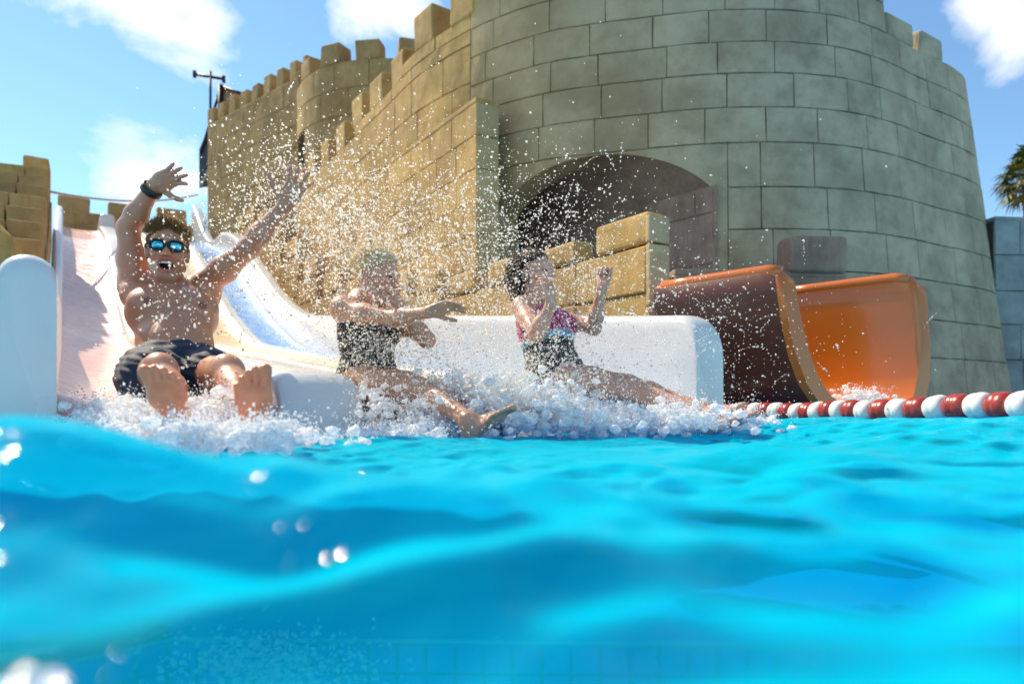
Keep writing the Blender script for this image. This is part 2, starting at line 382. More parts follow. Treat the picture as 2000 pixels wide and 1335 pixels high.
def straight_wall(name, o, dr, nn, length, z0, z1, thick, rowh, mat, mort, label, cat, merl=None, wr=(.5, .75), seed=0, endblocks=(), mstep=None, lean=0.0, emat=None):
    """wall with single blocks on the face, a body behind them, blocks round the given ends, and merlons on top"""
    root = empty(name, (o.x + dr.x * length / 2, o.y + dr.y * length / 2, z0)); tag(root, label, cat)
    surf = flat_surf(o, dr, nn, lean)
    rows = rowlist(z0, z1, rowh, seed)
    courses(root, surf, 0, length, rows, mat, *wr, seed=seed)
    bm = bmesh.new()
    V = []
    for z in (z0, z1):
        for s, off in ((.02, -.03), (length - .02, -.03), (length - .02, -thick), (.02, -thick)): V.append(bm.verts.new(surf(s, z, off if off < -.1 else off)))
    for f in ((0, 1, 5, 4), (1, 2, 6, 5), (2, 3, 7, 6), (3, 0, 4, 7), (4, 5, 6, 7), (3, 2, 1, 0)): bm.faces.new([V[i] for i in f])
    bm_obj('wall_core', bm, mort, root)
    bm = bmesh.new(); rbox(bm, surf(length / 2, z1 + .02, -thick / 2 + .0), dr, nn, ZV, length / 2, thick / 2 + .004, .03, .015); bm_obj('wall_cap', bm, mat, root, False)
    for e in endblocks:      # blocks on an end face: 0 = start, 1 = far end
        base = surf(0 if e == 0 else length, 0, 0); ed = -nn; en = -dr if e == 0 else dr
        es = flat_surf(base, ed, en)
        for k in range(len(rows) - 1):
            block('end_stone', (lambda f: (lambda s, z, off: f(s, z, off)))(es), 0.0, thick, rows[k], rows[k + 1], emat or mat, root, nu=2)
    if merl:
        mw, gp, mh = merl; s = 0; rd = random.Random(seed + 5)
        while s < length - .1:
            e = min(s + mw * rd.uniform(.92, 1.06), length)
            bm = bmesh.new(); hh = mh * rd.uniform(.93, 1.05)
            rbox(bm, surf((s + e) / 2, z1 + .04 + hh / 2, -thick / 2), dr, nn, ZV, (e - s) / 2, thick / 2, hh / 2 + .01, min(.05, mw * .12), 3, .015)
            bm_obj('merlon', bm, mat, root); s = e + gp
    return root

# plan curve of the big tower and the castle wall that runs back from it
PATH = [(-4.60, 15.2), (-2.95, 12.5), (-1.98, 10.9), (-1.35, 9.84), (-.64, 9.0), (0, 8.48), (.60, 8.16), (1.38, 7.88), (2.1, 7.66), (2.92, 7.56), (3.65, 7.62), (4.22, 7.80), (4.74, 8.05), (5.22, 8.34), (5.85, 8.72), (6.35, 9.15), (6.72, 9.75), (6.9, 10.5), (6.9, 11.5)]
def dense(path, n=14):
    P = [Vector((*p, 0)) for p in path]; P = [P[0] * 2 - P[1]] + P + [P[-1] * 2 - P[-2]]; out = []
    for i in range(1, len(P) - 2):
        for k in range(n):
            t = k / n; a, b, c, d = P[i - 1], P[i], P[i + 1], P[i + 2]
            out.append(.5 * ((2 * b) + (c - a) * t + (2 * a - 5 * b + 4 * c - d) * t * t + (3 * b - a - 3 * c + d) * t ** 3))
    out.append(P[-2]); return out
DP = dense(PATH); DL = [0]
for i in range(1, len(DP)): DL.append(DL[-1] + (DP[i] - DP[i - 1]).length)
DXY = np.array([(p.x, p.y) for p in DP]); DLn = np.array(DL)
def path_pt(t): return Vector((float(np.interp(t, DLn, DXY[:, 0])), float(np.interp(t, DLn, DXY[:, 1])), 0))
def path_n(t):
    d = (path_pt(t + .06) - path_pt(t - .06)).normalized(); return Vector((d.y, -d.x, 0))
def t_of_px(px):
    q = DXY[:, 0] / DXY[:, 1] * F + 1000
    k = int(np.argmax(q)); return float(np.interp(px, q[:k + 1], DLn[:k + 1]))
T915, T955, T970, T1395, T1425, T1800 = (t_of_px(v) for v in (915, 955, 972, 1393, 1424, 1800))
TEND = DL[-1]
def lean_of(t): return float(np.interp(t, [0, t_of_px(1100), t_of_px(1850), TEND], [.0, .01, .115, .13]))
def tsurf(t, z, off): 
    p = path_pt(t); n = path_n(t); return p + n * (off - lean_of(t) * (z - .4)) + ZV * z
TROWS = [-.25, .2, .66, 1.1, 1.56, 2.01, 2.47, 2.96, 3.35, 3.73, 4.08, 4.44, 4.80, 5.15, 5.5, 5.86]
SPRING, APEX = 2.47, 2.94
tower = empty('castle_tower', (2.9, 9.5, -.25)); tag(tower, 'huge round stone block tower with an arched tunnel mouth, behind the white slide', 'tower')
def tow_skip(s, e, z0, z1):
    return z1 <= 2.97 and e > T955 + .02 and s < T1425 - .02
def tow_top(t): return 5.9 if t < T1800 else 4.46
# break the rows at the plaster panel so that blocks meet it cleanly
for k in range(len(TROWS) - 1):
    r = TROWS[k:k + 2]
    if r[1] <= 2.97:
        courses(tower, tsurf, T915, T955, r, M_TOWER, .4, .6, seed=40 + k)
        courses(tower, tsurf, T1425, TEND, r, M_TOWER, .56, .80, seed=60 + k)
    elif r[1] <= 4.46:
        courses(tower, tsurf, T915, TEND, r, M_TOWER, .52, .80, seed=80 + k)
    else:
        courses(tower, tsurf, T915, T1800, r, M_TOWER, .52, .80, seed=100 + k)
def strip_surface(name, t0, t1, zlo, zhi, off, mat, parent, n=80, close_top=0.5):
    V = []; Fc = []
    ts_ = np.linspace(t0, t1, n)
    for t in ts_:
        V += [tsurf(t, zlo(t), off), tsurf(t, zhi(t), off), tsurf(t, zhi(t), off - close_top), tsurf(t, zlo(t), off - close_top)]
    for i in range(n - 1):
        a, b = i * 4, i * 4 + 4
        Fc += [(a, b, b + 1, a + 1), (a + 1, b + 1, b + 2, a + 2), (b + 3, a + 3, a + 2, b + 2), (a, a + 3, b + 3, b)]
    Fc += [(0, 1, 2, 3), (4 * n - 1, 4 * n - 2, 4 * n - 3, 4 * n - 4)]
    return mesh_obj(name, V, Fc, mat, parent)
strip_surface('tower_core', T915 + .01, T955 - .0, lambda t: -.3, lambda t: 2.96, -.03, M_MORTG, tower, 12)
strip_surface('tower_core', T1425, TEND - .01, lambda t: -.3, lambda t: 2.96, -.03, M_MORTG, tower, 50)
strip_surface('tower_core', T915 + .01, TEND - .01, lambda t: 2.961, lambda t: 4.44, -.03, M_MORTG, tower, 90)
strip_surface('tower_core', T915 + .01, T1800 - .01, lambda t: 4.441, lambda t: 5.84, -.03, M_MORTG, tower, 60)
def arch_z(t):
    u = (t - T970) / (T1395 - T970)
    if u < 0 or u > 1: return None
    x = 2 * u - 1; Rr = (1 + (APEX - SPRING) ** 2) ; 
    h = APEX - SPRING; Rn = (1 + h * h) / (2 * h)     # segmental arch over half width 1
    return SPRING + (math.sqrt(Rn * Rn - x * x) - (Rn - h))
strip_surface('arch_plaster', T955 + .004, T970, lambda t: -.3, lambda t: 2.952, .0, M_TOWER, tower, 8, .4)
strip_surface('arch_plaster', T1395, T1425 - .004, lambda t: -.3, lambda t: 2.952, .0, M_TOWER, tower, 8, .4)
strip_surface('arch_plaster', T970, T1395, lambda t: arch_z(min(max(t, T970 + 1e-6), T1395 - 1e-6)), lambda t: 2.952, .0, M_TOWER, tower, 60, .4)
# tunnel: barrel vault, back wall, left wall plastered; right wall of blocks
TD = Vector((-.62, .785, 0)); V = []; Fc = []; nA = 40
for i in range(nA + 1):
    t = T970 + (T1395 - T970) * i / nA; z = arch_z(min(max(t, T970 + 1e-6), T1395 - 1e-6)); p = tsurf(t, z, -.05)
    V += [p, p + TD * 3.4]
for i in range(nA): Fc.append((2 * i, 2 * i + 1, 2 * i + 3, 2 * i + 2))
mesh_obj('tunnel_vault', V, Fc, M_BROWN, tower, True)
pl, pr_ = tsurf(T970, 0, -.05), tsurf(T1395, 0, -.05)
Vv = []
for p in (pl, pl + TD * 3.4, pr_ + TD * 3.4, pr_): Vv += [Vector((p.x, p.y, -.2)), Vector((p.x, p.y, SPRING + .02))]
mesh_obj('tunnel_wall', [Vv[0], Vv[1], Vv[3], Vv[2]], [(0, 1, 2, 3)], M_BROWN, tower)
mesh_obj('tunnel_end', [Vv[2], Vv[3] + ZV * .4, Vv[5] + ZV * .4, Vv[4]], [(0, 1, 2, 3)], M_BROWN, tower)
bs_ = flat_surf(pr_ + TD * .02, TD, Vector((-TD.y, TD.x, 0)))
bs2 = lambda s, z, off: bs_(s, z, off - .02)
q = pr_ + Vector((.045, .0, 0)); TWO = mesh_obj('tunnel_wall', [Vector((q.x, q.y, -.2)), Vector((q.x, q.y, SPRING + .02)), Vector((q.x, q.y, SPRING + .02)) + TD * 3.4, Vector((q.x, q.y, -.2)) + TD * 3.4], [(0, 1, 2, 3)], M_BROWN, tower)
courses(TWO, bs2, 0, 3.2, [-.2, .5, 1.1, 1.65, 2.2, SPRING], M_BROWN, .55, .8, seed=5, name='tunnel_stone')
# merlons on the low right shoulder of the tower
for px0, px1, hh in ((1812, 1866, .30), (1884, 1898, .30)):
    ta, tb = t_of_px(px0), min(t_of_px(px1), TEND)
    if tb - ta < .35: tb = ta + .45
    m_ = (ta + tb) / 2; n_ = path_n(m_); d_ = Vector((-n_.y, n_.x, 0)); bm = bmesh.new()
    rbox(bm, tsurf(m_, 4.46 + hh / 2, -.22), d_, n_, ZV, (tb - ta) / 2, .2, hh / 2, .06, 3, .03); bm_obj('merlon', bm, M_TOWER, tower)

# castle wall (lit face) running back from the tower
wallB = empty('castle_wall', (-2.6, 12, -.25)); tag(wallB, 'long sunlit sandstone castle wall with square merlons, running back from the round tower', 'wall')
T690, T775 = t_of_px(690), t_of_px(775)
def wtop(t): return 4.62 if t < T690 else (4.80 if t < T775 else 4.98)
base_rows = [-.25] + TROWS[1:10] + [4.14, 4.62]
courses(wallB, tsurf, 0, T915, base_rows, M_SAND, .55, .85, seed=140)
courses(wallB, tsurf, T690, T915, [4.62, 4.80], M_SAND, .55, .85, seed=160); courses(wallB, tsurf, T775, T915, [4.80, 4.98], M_SAND, .55, .85, seed=161)
strip_surface('wall_core', .01, T915 - .01, lambda t: -.3, lambda t: 4.60, -.03, M_MORT, wallB, 50)
strip_surface('wall_core', T690 + .01, T915 - .01, lambda t: 4.601, lambda t: 4.785, -.03, M_MORT, wallB, 20)
strip_surface('wall_core', T775 + .01, T915 - .01, lambda t: 4.786, lambda t: 4.965, -.03, M_MORT, wallB, 14)
t = .05; rd = random.Random(3)
while t < T915 - .3:
    e = t + .50; m_ = (t + e) / 2; n_ = path_n(m_); d_ = Vector((-n_.y, n_.x, 0)); bm = bmesh.new(); hh = .46 * rd.uniform(.94, 1.06)
    rbox(bm, tsurf(m_, wtop(m_) + hh / 2, -.2), d_, n_, ZV, .25, .2, hh / 2 + .01, .04, 3, .015); bm_obj('merlon', bm, M_SAND, wallB); t = e + .38

# buttress wall in front of it, the shade of its end by the arch put into greyer stones
o_ = SW(7.08, 3.95)
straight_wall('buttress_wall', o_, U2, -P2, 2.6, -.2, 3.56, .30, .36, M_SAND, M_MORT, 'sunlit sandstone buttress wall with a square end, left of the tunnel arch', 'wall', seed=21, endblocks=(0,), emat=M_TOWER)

# parapet with merlons alongside the slide
SLZ = smooth_table([(2, .07), (2.9, .10), (4, .20), (8, .60), (11, .95), (13, 1.65), (15, 2.6), (17, 3.5), (18.2, 3.8), (20, 4.35), (22, 4.45), (30, 4.5)], .8)
RWT = smooth_table([(2, .6), (2.9, .64), (11, 1.5), (12.5, 2.0), (14, 2.75), (16, 3.7), (17.4, 4.12), (18.4, 4.1), (19.3, 4.2), (20.3, 4.7), (21.5, 5.6), (23, 6.2), (30, 6.3)], .7)
par = empty('crenellated_parapet', tuple(SW(9, 3.8, 0))); tag(par, 'low yellow stone parapet of rounded merlons stepping down beside the white slide wall', 'parapet')
s = 4.0; k = 0; rd = random.Random(9)
psurf = flat_surf(SW(0, 3.68), U2, -P2)
def parz(s): return max(1.33, RWT(s) + .32 if s > 9 else 1.33 + max(0, (s - 7)) * .16)
while s < 23:
    L_ = .60 if k < 8 else .85; G = .28 if k < 8 else .35
    zt = parz(s + .3); mh = .23 if k < 8 else .34
    if k == 1: mh = .20
    bm = bmesh.new(); e = s + L_
    rbox(bm, SW((s + e) / 2, 3.785, zt + mh / 2 + .01), U2, P2, ZV, L_ / 2, .105, mh / 2, .045, 3, .015); bm_obj('merlon', bm, M_SAND, par)
    z_ = -.1; zs = rowlist(-.1 if s < 12 else zt - 1.2, zt, .40, k)
    for a, b in zip(zs[:-1], zs[1:]):
        bm = bmesh.new(); rbox(bm, SW(s + (L_ + G) / 2, 3.785, (a + b) / 2), U2, P2, ZV, (L_ + G) / 2 - .003, .100 + rd.uniform(-.006, .006), (b - a) / 2 - .003, .014, 1, .006); bm_obj('stone_block', bm, M_SAND, par)
    s = e + G; k += 1
for za, zb in ((-.1, .38), (.38, .86), (.86, 1.33), (1.34, 1.55)):
    bm = bmesh.new(); rbox(bm, SW(3.99, 3.785, (za + zb) / 2), U2, P2, ZV, .025, .103, (zb - za) / 2 - .003, .012, 2, .003); bm_obj('end_stone', bm, M_TOWER, par)  # greyer slabs added on the pier end to carry its shade
# shaded low wall right of it, in front of the tower foot
o_ = at(1318, 790, 6.75); o2_ = at(1652, 790, 6.9); dd = Vector((o2_.x - o_.x, o2_.y - o_.y, 0)); 
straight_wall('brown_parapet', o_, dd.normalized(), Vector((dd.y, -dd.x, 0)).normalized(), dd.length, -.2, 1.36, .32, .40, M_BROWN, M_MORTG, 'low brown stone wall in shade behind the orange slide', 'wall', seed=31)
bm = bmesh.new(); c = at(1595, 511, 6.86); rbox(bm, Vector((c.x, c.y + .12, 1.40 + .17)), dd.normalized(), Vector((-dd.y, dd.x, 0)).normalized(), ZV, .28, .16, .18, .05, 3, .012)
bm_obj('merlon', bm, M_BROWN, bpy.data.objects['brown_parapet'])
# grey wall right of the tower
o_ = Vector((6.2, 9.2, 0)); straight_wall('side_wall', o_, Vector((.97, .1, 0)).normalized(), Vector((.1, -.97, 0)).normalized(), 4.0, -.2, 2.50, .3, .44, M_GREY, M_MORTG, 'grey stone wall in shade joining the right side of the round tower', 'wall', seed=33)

# ------------------------------------------------------------------ castle behind: round keep and far wall
KC = Vector((-2.45, 16.0, 0)); KR = 2.25
def ksurf(t, z, off):
    a = R(165) + t / KR; r = KR + off; return KC + Vector((math.cos(a) * r, math.sin(a) * r, z))
keep = empty('round_keep', (KC.x, KC.y, 0)); tag(keep, 'round sandstone keep with merlons and a dark doorway, rising behind the castle wall', 'tower')
KL = KR * R(185); krows = rowlist(2.6, 6.78, .50, 2); KA, KB = 1.1, 2.05
k = 0
for a, b in zip(krows[:-1], krows[1:]):
    if b < 5.8:
        courses(keep, ksurf, 0, KA, [a, b], M_SANDFAR, .5, .6, seed=200 + k); courses(keep, ksurf, KB, KL, [a, b], M_SANDFAR, .6, .85, seed=230 + k)
    else: courses(keep, ksurf, 0, KL, [a, b], M_SANDFAR, .6, .85, seed=260 + k)
    k += 1
DOORZ = max(z for z in krows if z < 5.8)
def karc(name, t0, t1, za, zb, off, th, mat):
    n = 40; V = []; Fc = []
    for i in range(n + 1):
        t = t0 + (t1 - t0) * i / n; V += [ksurf(t, za, off), ksurf(t, zb, off), ksurf(t, zb, off - th), ksurf(t, za, off - th)]
    for i in range(n):
        a, b = 4 * i, 4 * i + 4; Fc += [(a, b, b + 1, a + 1), (a + 1, b + 1, b + 2, a + 2), (b + 3, a + 3, a + 2, b + 2), (a, a + 3, b + 3, b)]
    Fc += [(0, 1, 2, 3), (4 * n + 3, 4 * n + 2, 4 * n + 1, 4 * n)]
    mesh_obj(name, V, Fc, mat, keep)
karc('keep_core', 0, KA, 2.5, DOORZ, -.03, .4, M_MORT); karc('keep_core', KB, KL, 2.5, DOORZ, -.03, .4, M_MORT); karc('keep_core', 0, KL, DOORZ + .001, 6.78, -.03, .4, M_MORT)
t = .1; rd = random.Random(8)
while t < KL - .4:
    m_ = t + .24; a = R(165) + m_ / KR; n_ = Vector((math.cos(a), math.sin(a), 0)); d_ = Vector((-n_.y, n_.x, 0)); bm = bmesh.new(); hh = .42 * rd.uniform(.93, 1.06)
    rbox(bm, ksurf(m_, 6.78 + hh / 2, -.2), d_, n_, ZV, .24, .2, hh / 2, .045, 3, .02); bm_obj('merlon', bm, M_SANDFAR, keep); t += .86
fo = Vector((-8.05, 18.95, 0)); fe = Vector((-4.55, 15.9, 0)); fd = (fe - fo)
straight_wall('far_castle_wall', fo, fd.normalized(), Vector((fd.y, -fd.x, 0)).normalized(), fd.length, 2.4, 7.45, .4, .50, M_SANDFAR, M_MORT, 'tall sandstone wall with a row of small merlons, left of the round keep', 'wall', merl=(.30, .26, .42), wr=(.5, .8), seed=51)

# crenellated wall closing the top of the slide, facing the camera
straight_wall('slide_top_wall', SW(22.2, -.15), P2, -U2, 3.5, 3.9, 5.2, .35, .38, M_SANDFAR, M_MORT, 'small crenellated stone wall across the top of the slide', 'wall', merl=(.80, .42, .38), wr=(.55, .8), seed=61)
# stepped stone parapet left of the slide
stp = empty('stepped_parapet', tuple(SW(12, -.6, 0))); tag(stp, 'stepped stone parapet like giant stairs climbing left of the pink lane', 'parapet')
rd = random.Random(12)
for i in range(8):
    s0 = 8.3 + i * .86; zt = 1.52 + i * .365; w0, w1 = -.98, -.20
    bm = bmesh.new(); rbox(bm, SW(s0 + .55, (w0 + w1) / 2, zt - .75), U2, P2, ZV, .54, (w1 - w0) / 2 - .012, .57, .01, 1); bm_obj('step_core', bm, M_MORT, stp)
    wm = w0 + (w1 - w0) * rd.uniform(.45, .58)
    for a, b in ((w0, wm), (wm, w1)):
        bm = bmesh.new(); rbox(bm, SW(s0 + .45, (a + b) / 2, zt - .17), U2, P2, ZV, .47, (b - a) / 2 - .006, .17, .03, 2, .008); bm_obj('stone_block', bm, M_SANDFAR if i < 7 else M_SAND, stp)
bm = bmesh.new(); rbox(bm, SW(15.4, -.42, 3.6), U2, P2, ZV, .40, .20, .85, .05, 3, .02); bm_obj('end_post', bm, M_SAND, stp)
bm = bmesh.new(); rbox(bm, SW(11.8, -.235, 2.2), U2, P2, ZV, 3.5, .05, .35, .02, 2)
for v in bm.verts:                                   # side slab follows the climb of the steps
    sl = v.co.dot(U2); v.co.z += (sl - 11.8) * .42 - .25
bm_obj('side_slab', bm, M_SAND, stp)
# rough lit rock wall at the far left edge
V = []; Fc = []; n = 16
for i in range(n + 1):
    w = -1.9 + 1.62 * i / n; zt = 2.5 - .75 * (i / n) ** 1.4 - (.35 * max(0, (i / n - .7) / .3) ** 2) + .04 * math.sin(i * 2.1)
    for s_, z_ in ((7.6, -.2), (7.6 + .03 * math.sin(i * 1.7), zt - .08), (7.68, zt), (8.1, zt + .02), (8.1, -.2)): V.append(SW(s_ + .03 * math.sin(3.1 * i + z_), w, z_))
for i in range(n):
    for k in range(4): Fc.append((i * 5 + k, i * 5 + 5 + k, i * 5 + 6 + k, i * 5 + 1 + k))
Fc += [(4, 3, 2, 1, 0), tuple(n * 5 + k for k in range(5))]
o = mesh_obj('rendered_wall', V, Fc, M_SAND, None, False); tag(o, 'rough yellow rendered wall with a sloping top at the left picture edge', 'wall')

# ------------------------------------------------------------------ the white multi-lane slide
slide = empty('water_slide', tuple(SW(3, 1.5, 0))); tag(slide, 'wide white multi-lane water slide with pink, cream, yellow and blue lanes ending in the pool', 'water slide')
SE = 2.9
SS = list(np.concatenate([np.linspace(SE, SE + .4, 9), np.linspace(SE + .5, 22, 90)]))
def sweep(name, sec, mat, ss=SS, smooth=True, cap=True):
    """sec(s) -> list of (w, z) points, the same number for every s"""
    V = []; Fc = []; n = None
    for s in ss:
        pts = sec(s); n = len(pts); V += [SW(s, w, z) for w, z in pts]
    for i in range(len(ss) - 1):
        for k in range(n): Fc.append((i * n + k, i * n + (k + 1) % n, (i + 1) * n + (k + 1) % n, (i + 1) * n + k))
    if cap: Fc += [tuple(range(n))[::-1], tuple(range((len(ss) - 1) * n, len(ss) * n))]
    o = mesh_obj(name, V, Fc, mat, slide, smooth)
    md = o.modifiers.new('auto', 'EDGE_SPLIT'); md.split_angle = R(50); return o
def lane(name, w0, w1, mat):
    def sec(s):
        z = SLZ(s); dr = max(0, (SE + .25 - s) / .25); z -= .05 * dr * dr
        k = 9; top = [(w0 + (w1 - w0) * i / k, z + .055 * abs(2 * i / k - 1) ** 4) for i in range(k + 1)]
        return top + [(w1, max(z - .5, -.05)), (w0, max(z - .5, -.05))]
    return sweep(name, sec, mat)
lane('lane_floor', -.02, .74, M_PINK)['label'] = 'pink lane floor streaked with white water'
lane('lane_floor', .98, 1.58, M_CREAM)['label'] = 'cream lane floor'
lane('lane_floor', 1.74, 2.34, M_YELLOW)['label'] = 'yellow lane floor'
lane('lane_floor', 2.48, 3.08, M_BLUE)['label'] = 'blue lane floor'
def divider(w0, w1, h, s0):
    def sec(s):
        z = SLZ(s); e = max(0, min(1, (s - s0) / .13)); hh = h * math.sqrt(max(.02, 1 - (1 - e) ** 2)) if e < 1 else h
        zt = z + hh; n = 12; top = []
        for i in range(n + 1):
            a = math.pi * i / n; x = -math.cos(a); top.append(((w0 + w1) / 2 + (w1 - w0) / 2 * math.copysign(abs(x) ** .6, x), zt - .08 + .08 * math.sin(a) ** .6))
        return top + [(w1, -.06), (w0, -.06)]
    return sweep('lane_divider', sec, M_WHITE, [s0 + x for x in (0, .01, .03, .06, .1, .14, .2)] + [s for s in SS if s > s0 + .25])
divider(.70, 1.04, .155, SE - .10); divider(1.56, 1.76, .10, SE + .02); divider(2.32, 2.50, .10, SE + .02)
def side_wall(w0, w1, top, s0, rc, name, rt):
    def sec(s):
        H = top(s); e = s - s0
        if e < rc: H -= rc - math.sqrt(max(0, rc * rc - (rc - e) ** 2))
        n = 12; c = (w0 + w1) / 2; hw = (w1 - w0) / 2; pts = []
        for i in range(n + 1):
            a = math.pi * i / n; x = -math.cos(a); pts.append((c + hw * math.copysign(abs(x) ** rt, x), H - hw * .9 + hw * .9 * math.sin(a) ** rt))
        return pts + [(w1, -.07), (w0, -.07)]
    return sweep(name, sec, M_WHITE, [s0 + x * rc for x in (0, .02, .08, .2, .35, .55, .8, 1.0)] + [s for s in SS if s > s0 + rc + .03])
side_wall(-.178, -.02, lambda s: .61 + (SLZ(s) - .1), 2.72, .06, 'slide_wall', 1.0)
side_wall(3.05, 3.27, RWT, 2.9, .17, 'slide_wall', .55)
# start rail block between the lanes at the top, and pale moulded joint lines
bm = bmesh.new(); rbox(bm, SW(20.6, .88, SLZ(20.6) + .12), U2, P2, ZV, .9, .16, .2, .08, 3); bm_obj('start_divider', bm, M_WHITE, slide, True)

# rope strung across the slide top
ca, cb = SW(15.3, -.24, 3.95), at(386, 380, 20.2); pts = [ca.lerp(cb, t) - ZV * (.18 * 4 * t * (1 - t)) for t in np.linspace(0, 1, 20)]
tag(tube('strung_rope', pts, .022, M_ROPE), 'thin brown rope strung across the slide from parapet to parapet', 'rope')

# ------------------------------------------------------------------ canopy structure and aerial behind the far wall
M_CANVAS = plain('tan_canvas', (.36, .20, .10), .9, var=.15)
M_PANEL = plain('slate_panel', (.05, .055, .075), .6, var=.25)
M_BLUEP = plain('blue_sheet', (.03, .20, .55), .5, var=.2)
cn = empty('canopy_shelter', tuple(at(420, 370, 19.6))); tag(cn, 'dark framed shelter with tan canvas at the left end of the far castle wall', 'shelter')
def slab(name, pts, th, mat, parent):
    P = [Vector(p) for p in pts]; nrm = (P[1] - P[0]).cross(P[-1] - P[0]).normalized() * th; n = len(P)
    V = P + [p + nrm for p in P]; Fc = [tuple(range(n))[::-1], tuple(range(n, 2 * n))] + [(i, (i + 1) % n, n + (i + 1) % n, n + i) for i in range(n)]
    return mesh_obj(name, V, Fc, mat, parent)
slab('canvas_side', [at(423, 240, 19.7), at(434, 172, 19.7), at(486, 188, 19.2), at(470, 235, 19.2)], .03, M_CANVAS, cn)
tube('post', [at(430, 300, 19.6), at(431, 166, 19.6)], .075, M_DARK, cn)
tube('top_rail', [at(431, 168, 19.6), at(458, 178, 19.4), at(487, 187, 19.2)], .035, M_DARK, cn)
tube('brace', [at(392, 300, 19.8), at(412, 235, 19.7), at(431, 170, 19.6)], .04, M_DARK, cn)
slab('slate_panel', [at(389, 366, 19.8), at(389, 292, 19.8), at(417, 226, 19.8), at(418, 362, 19.8)], .05, M_PANEL, cn)
slab('blue_sheet', [at(409, 335, 19.6), at(409, 268, 19.6), at(417, 252, 19.6), at(418, 335, 19.6)], .02, M_BLUEP, cn)
tube('brace', [at(392, 362, 19.5), at(420, 310, 19.5)], .03, M_ROPE, cn)
an = empty('aerial_mast', tuple(at(411, 260, 19.9))); tag(an, 'thin dark aerial mast with a crossbar against the sky', 'aerial')
tube('mast', [at(411, 262, 19.9), at(411, 139, 19.9)], .035, M_DARK, an); tube('crossbar', [at(378, 145, 19.9), at(439, 155, 19.9)], .04, M_DARK, an)
for px, py in ((380, 145), (437, 155)):
    bm = bmesh.new(); rbox(bm, at(px, py, 19.9), Vector((1, 0, 0)), Vector((0, 1, 0)), ZV, .04, .04, .1, .01, 1); bm_obj('end_bracket', bm, M_DARK, an)

# ------------------------------------------------------------------ orange flume mouth
fl = empty('orange_slide', (2.2, 4.6, 0)); tag(fl, 'open orange slide mouth with two tall side walls, right of the white slide', 'water slide')
OE = Vector((1.74, 4.50, 0)); oc = Vector((.965, .263, 0)).normalized(); oa = Vector((-.75, .66, 0)).normalized()
inner = [(.055, .975), (.060, .85), (.075, .65), (.105, .46), (.16, .30), (.24, .185), (.35, .125), (.50, .105), (.66, .110), (.80, .130), (.88, .19), (.925, .32), (.945, .50), (.955, .68), (.960, .86), (.965, .985)]
def off_sec(sec, d):
    out = []
    for i, (x, z) in enumerate(sec):
        a = sec[max(i - 1, 0)]; b = sec[min(i + 1, len(sec) - 1)]; tx, tz = b[0] - a[0], b[1] - a[1]; l = math.hypot(tx, tz); out.append((x + tz / l * d, z - tx / l * d))
    return out
outer = off_sec(inner, .10)
def rim(a, b): 
    m = ((a[0] + b[0]) / 2, (a[1] + b[1]) / 2 + .03); return [m]
V = []; Fc = []; lens = [0, .015, .05, .1, .16, .25, .4, .6, .75, .92]
sec0 = inner + rim(inner[-1], outer[-1]) + outer[::-1] + rim(inner[0], outer[0]); n = len(sec0)
sec0 = [(x, z) for x, z in sec0]
for l in lens:
    r_ = .13; cut = (r_ - math.sqrt(max(0, r_ * r_ - (r_ - l) ** 2))) if l < r_ else 0
    sh = 0 if l > .05 else (.05 - l) * .35
    for x, z in sec0:
        zz = z - cut * max(0, (z - .5) / .5) + (-.02 * l)
        V.append(OE + oc * x + oa * (l - .07 * max(0, 1 - z / .97) * (1 - l / .92)) + ZV * zz)
for i in range(len(lens) - 1):
    for k in range(n): Fc.append((i * n + k, (i + 1) * n + k, (i + 1) * n + (k + 1) % n, i * n + (k + 1) % n))
m_in = len(inner)
def cap(o): 
    # front edge: quads between inner and outer line
    res = []; oi = lambda k: o + m_in + 1 + (m_in - 1 - k)
    for k in range(m_in - 1): res.append((o + k, o + k + 1, oi(k + 1), oi(k)))
    res.append((o + m_in - 1, o + m_in, oi(m_in - 1))); res.append((o, oi(0), o + n - 1)); return res
Fc += cap(0) + cap((len(lens) - 1) * n)
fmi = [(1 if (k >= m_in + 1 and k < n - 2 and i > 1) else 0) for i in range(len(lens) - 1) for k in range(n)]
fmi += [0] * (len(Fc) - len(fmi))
M_OSHADE = gel('shaded_outer_fibreglass', (.12, .022, .005), .2, .4)  # dark brown outer side: its deep shade is put into the colour
o = mesh_obj('flume_shell', V, Fc, None, fl, True, [M_ORANGE, M_OSHADE], fmi); md = o.modifiers.new('e', 'EDGE_SPLIT'); md.split_angle = R(55)
# raised rolled rim along the near wall top
tube('rolled_rim', [OE + oc * .012 + oa * l + ZV * (.985 - .02 * l - (.02 if l < .1 else 0)) for l in (.06, .15, .3, .5, .7, .9)], .046, M_ORANGE, fl, 12)
tube('rolled_rim', [OE + oc * 1.0 + oa * l + ZV * (.985 - .02 * l - (.02 if l < .1 else 0)) for l in (.06, .15, .3, .5, .7, .9)], .040, M_ORANGE, fl, 12)
bm = bmesh.new(); rbox(bm, OE + oc * .5 + oa * .6 - ZV * .24, oa, Vector((-oa.y, oa.x, 0)), ZV, .35, .28, .30, .02); bm_obj('support_plinth', bm, M_MORTG, fl)

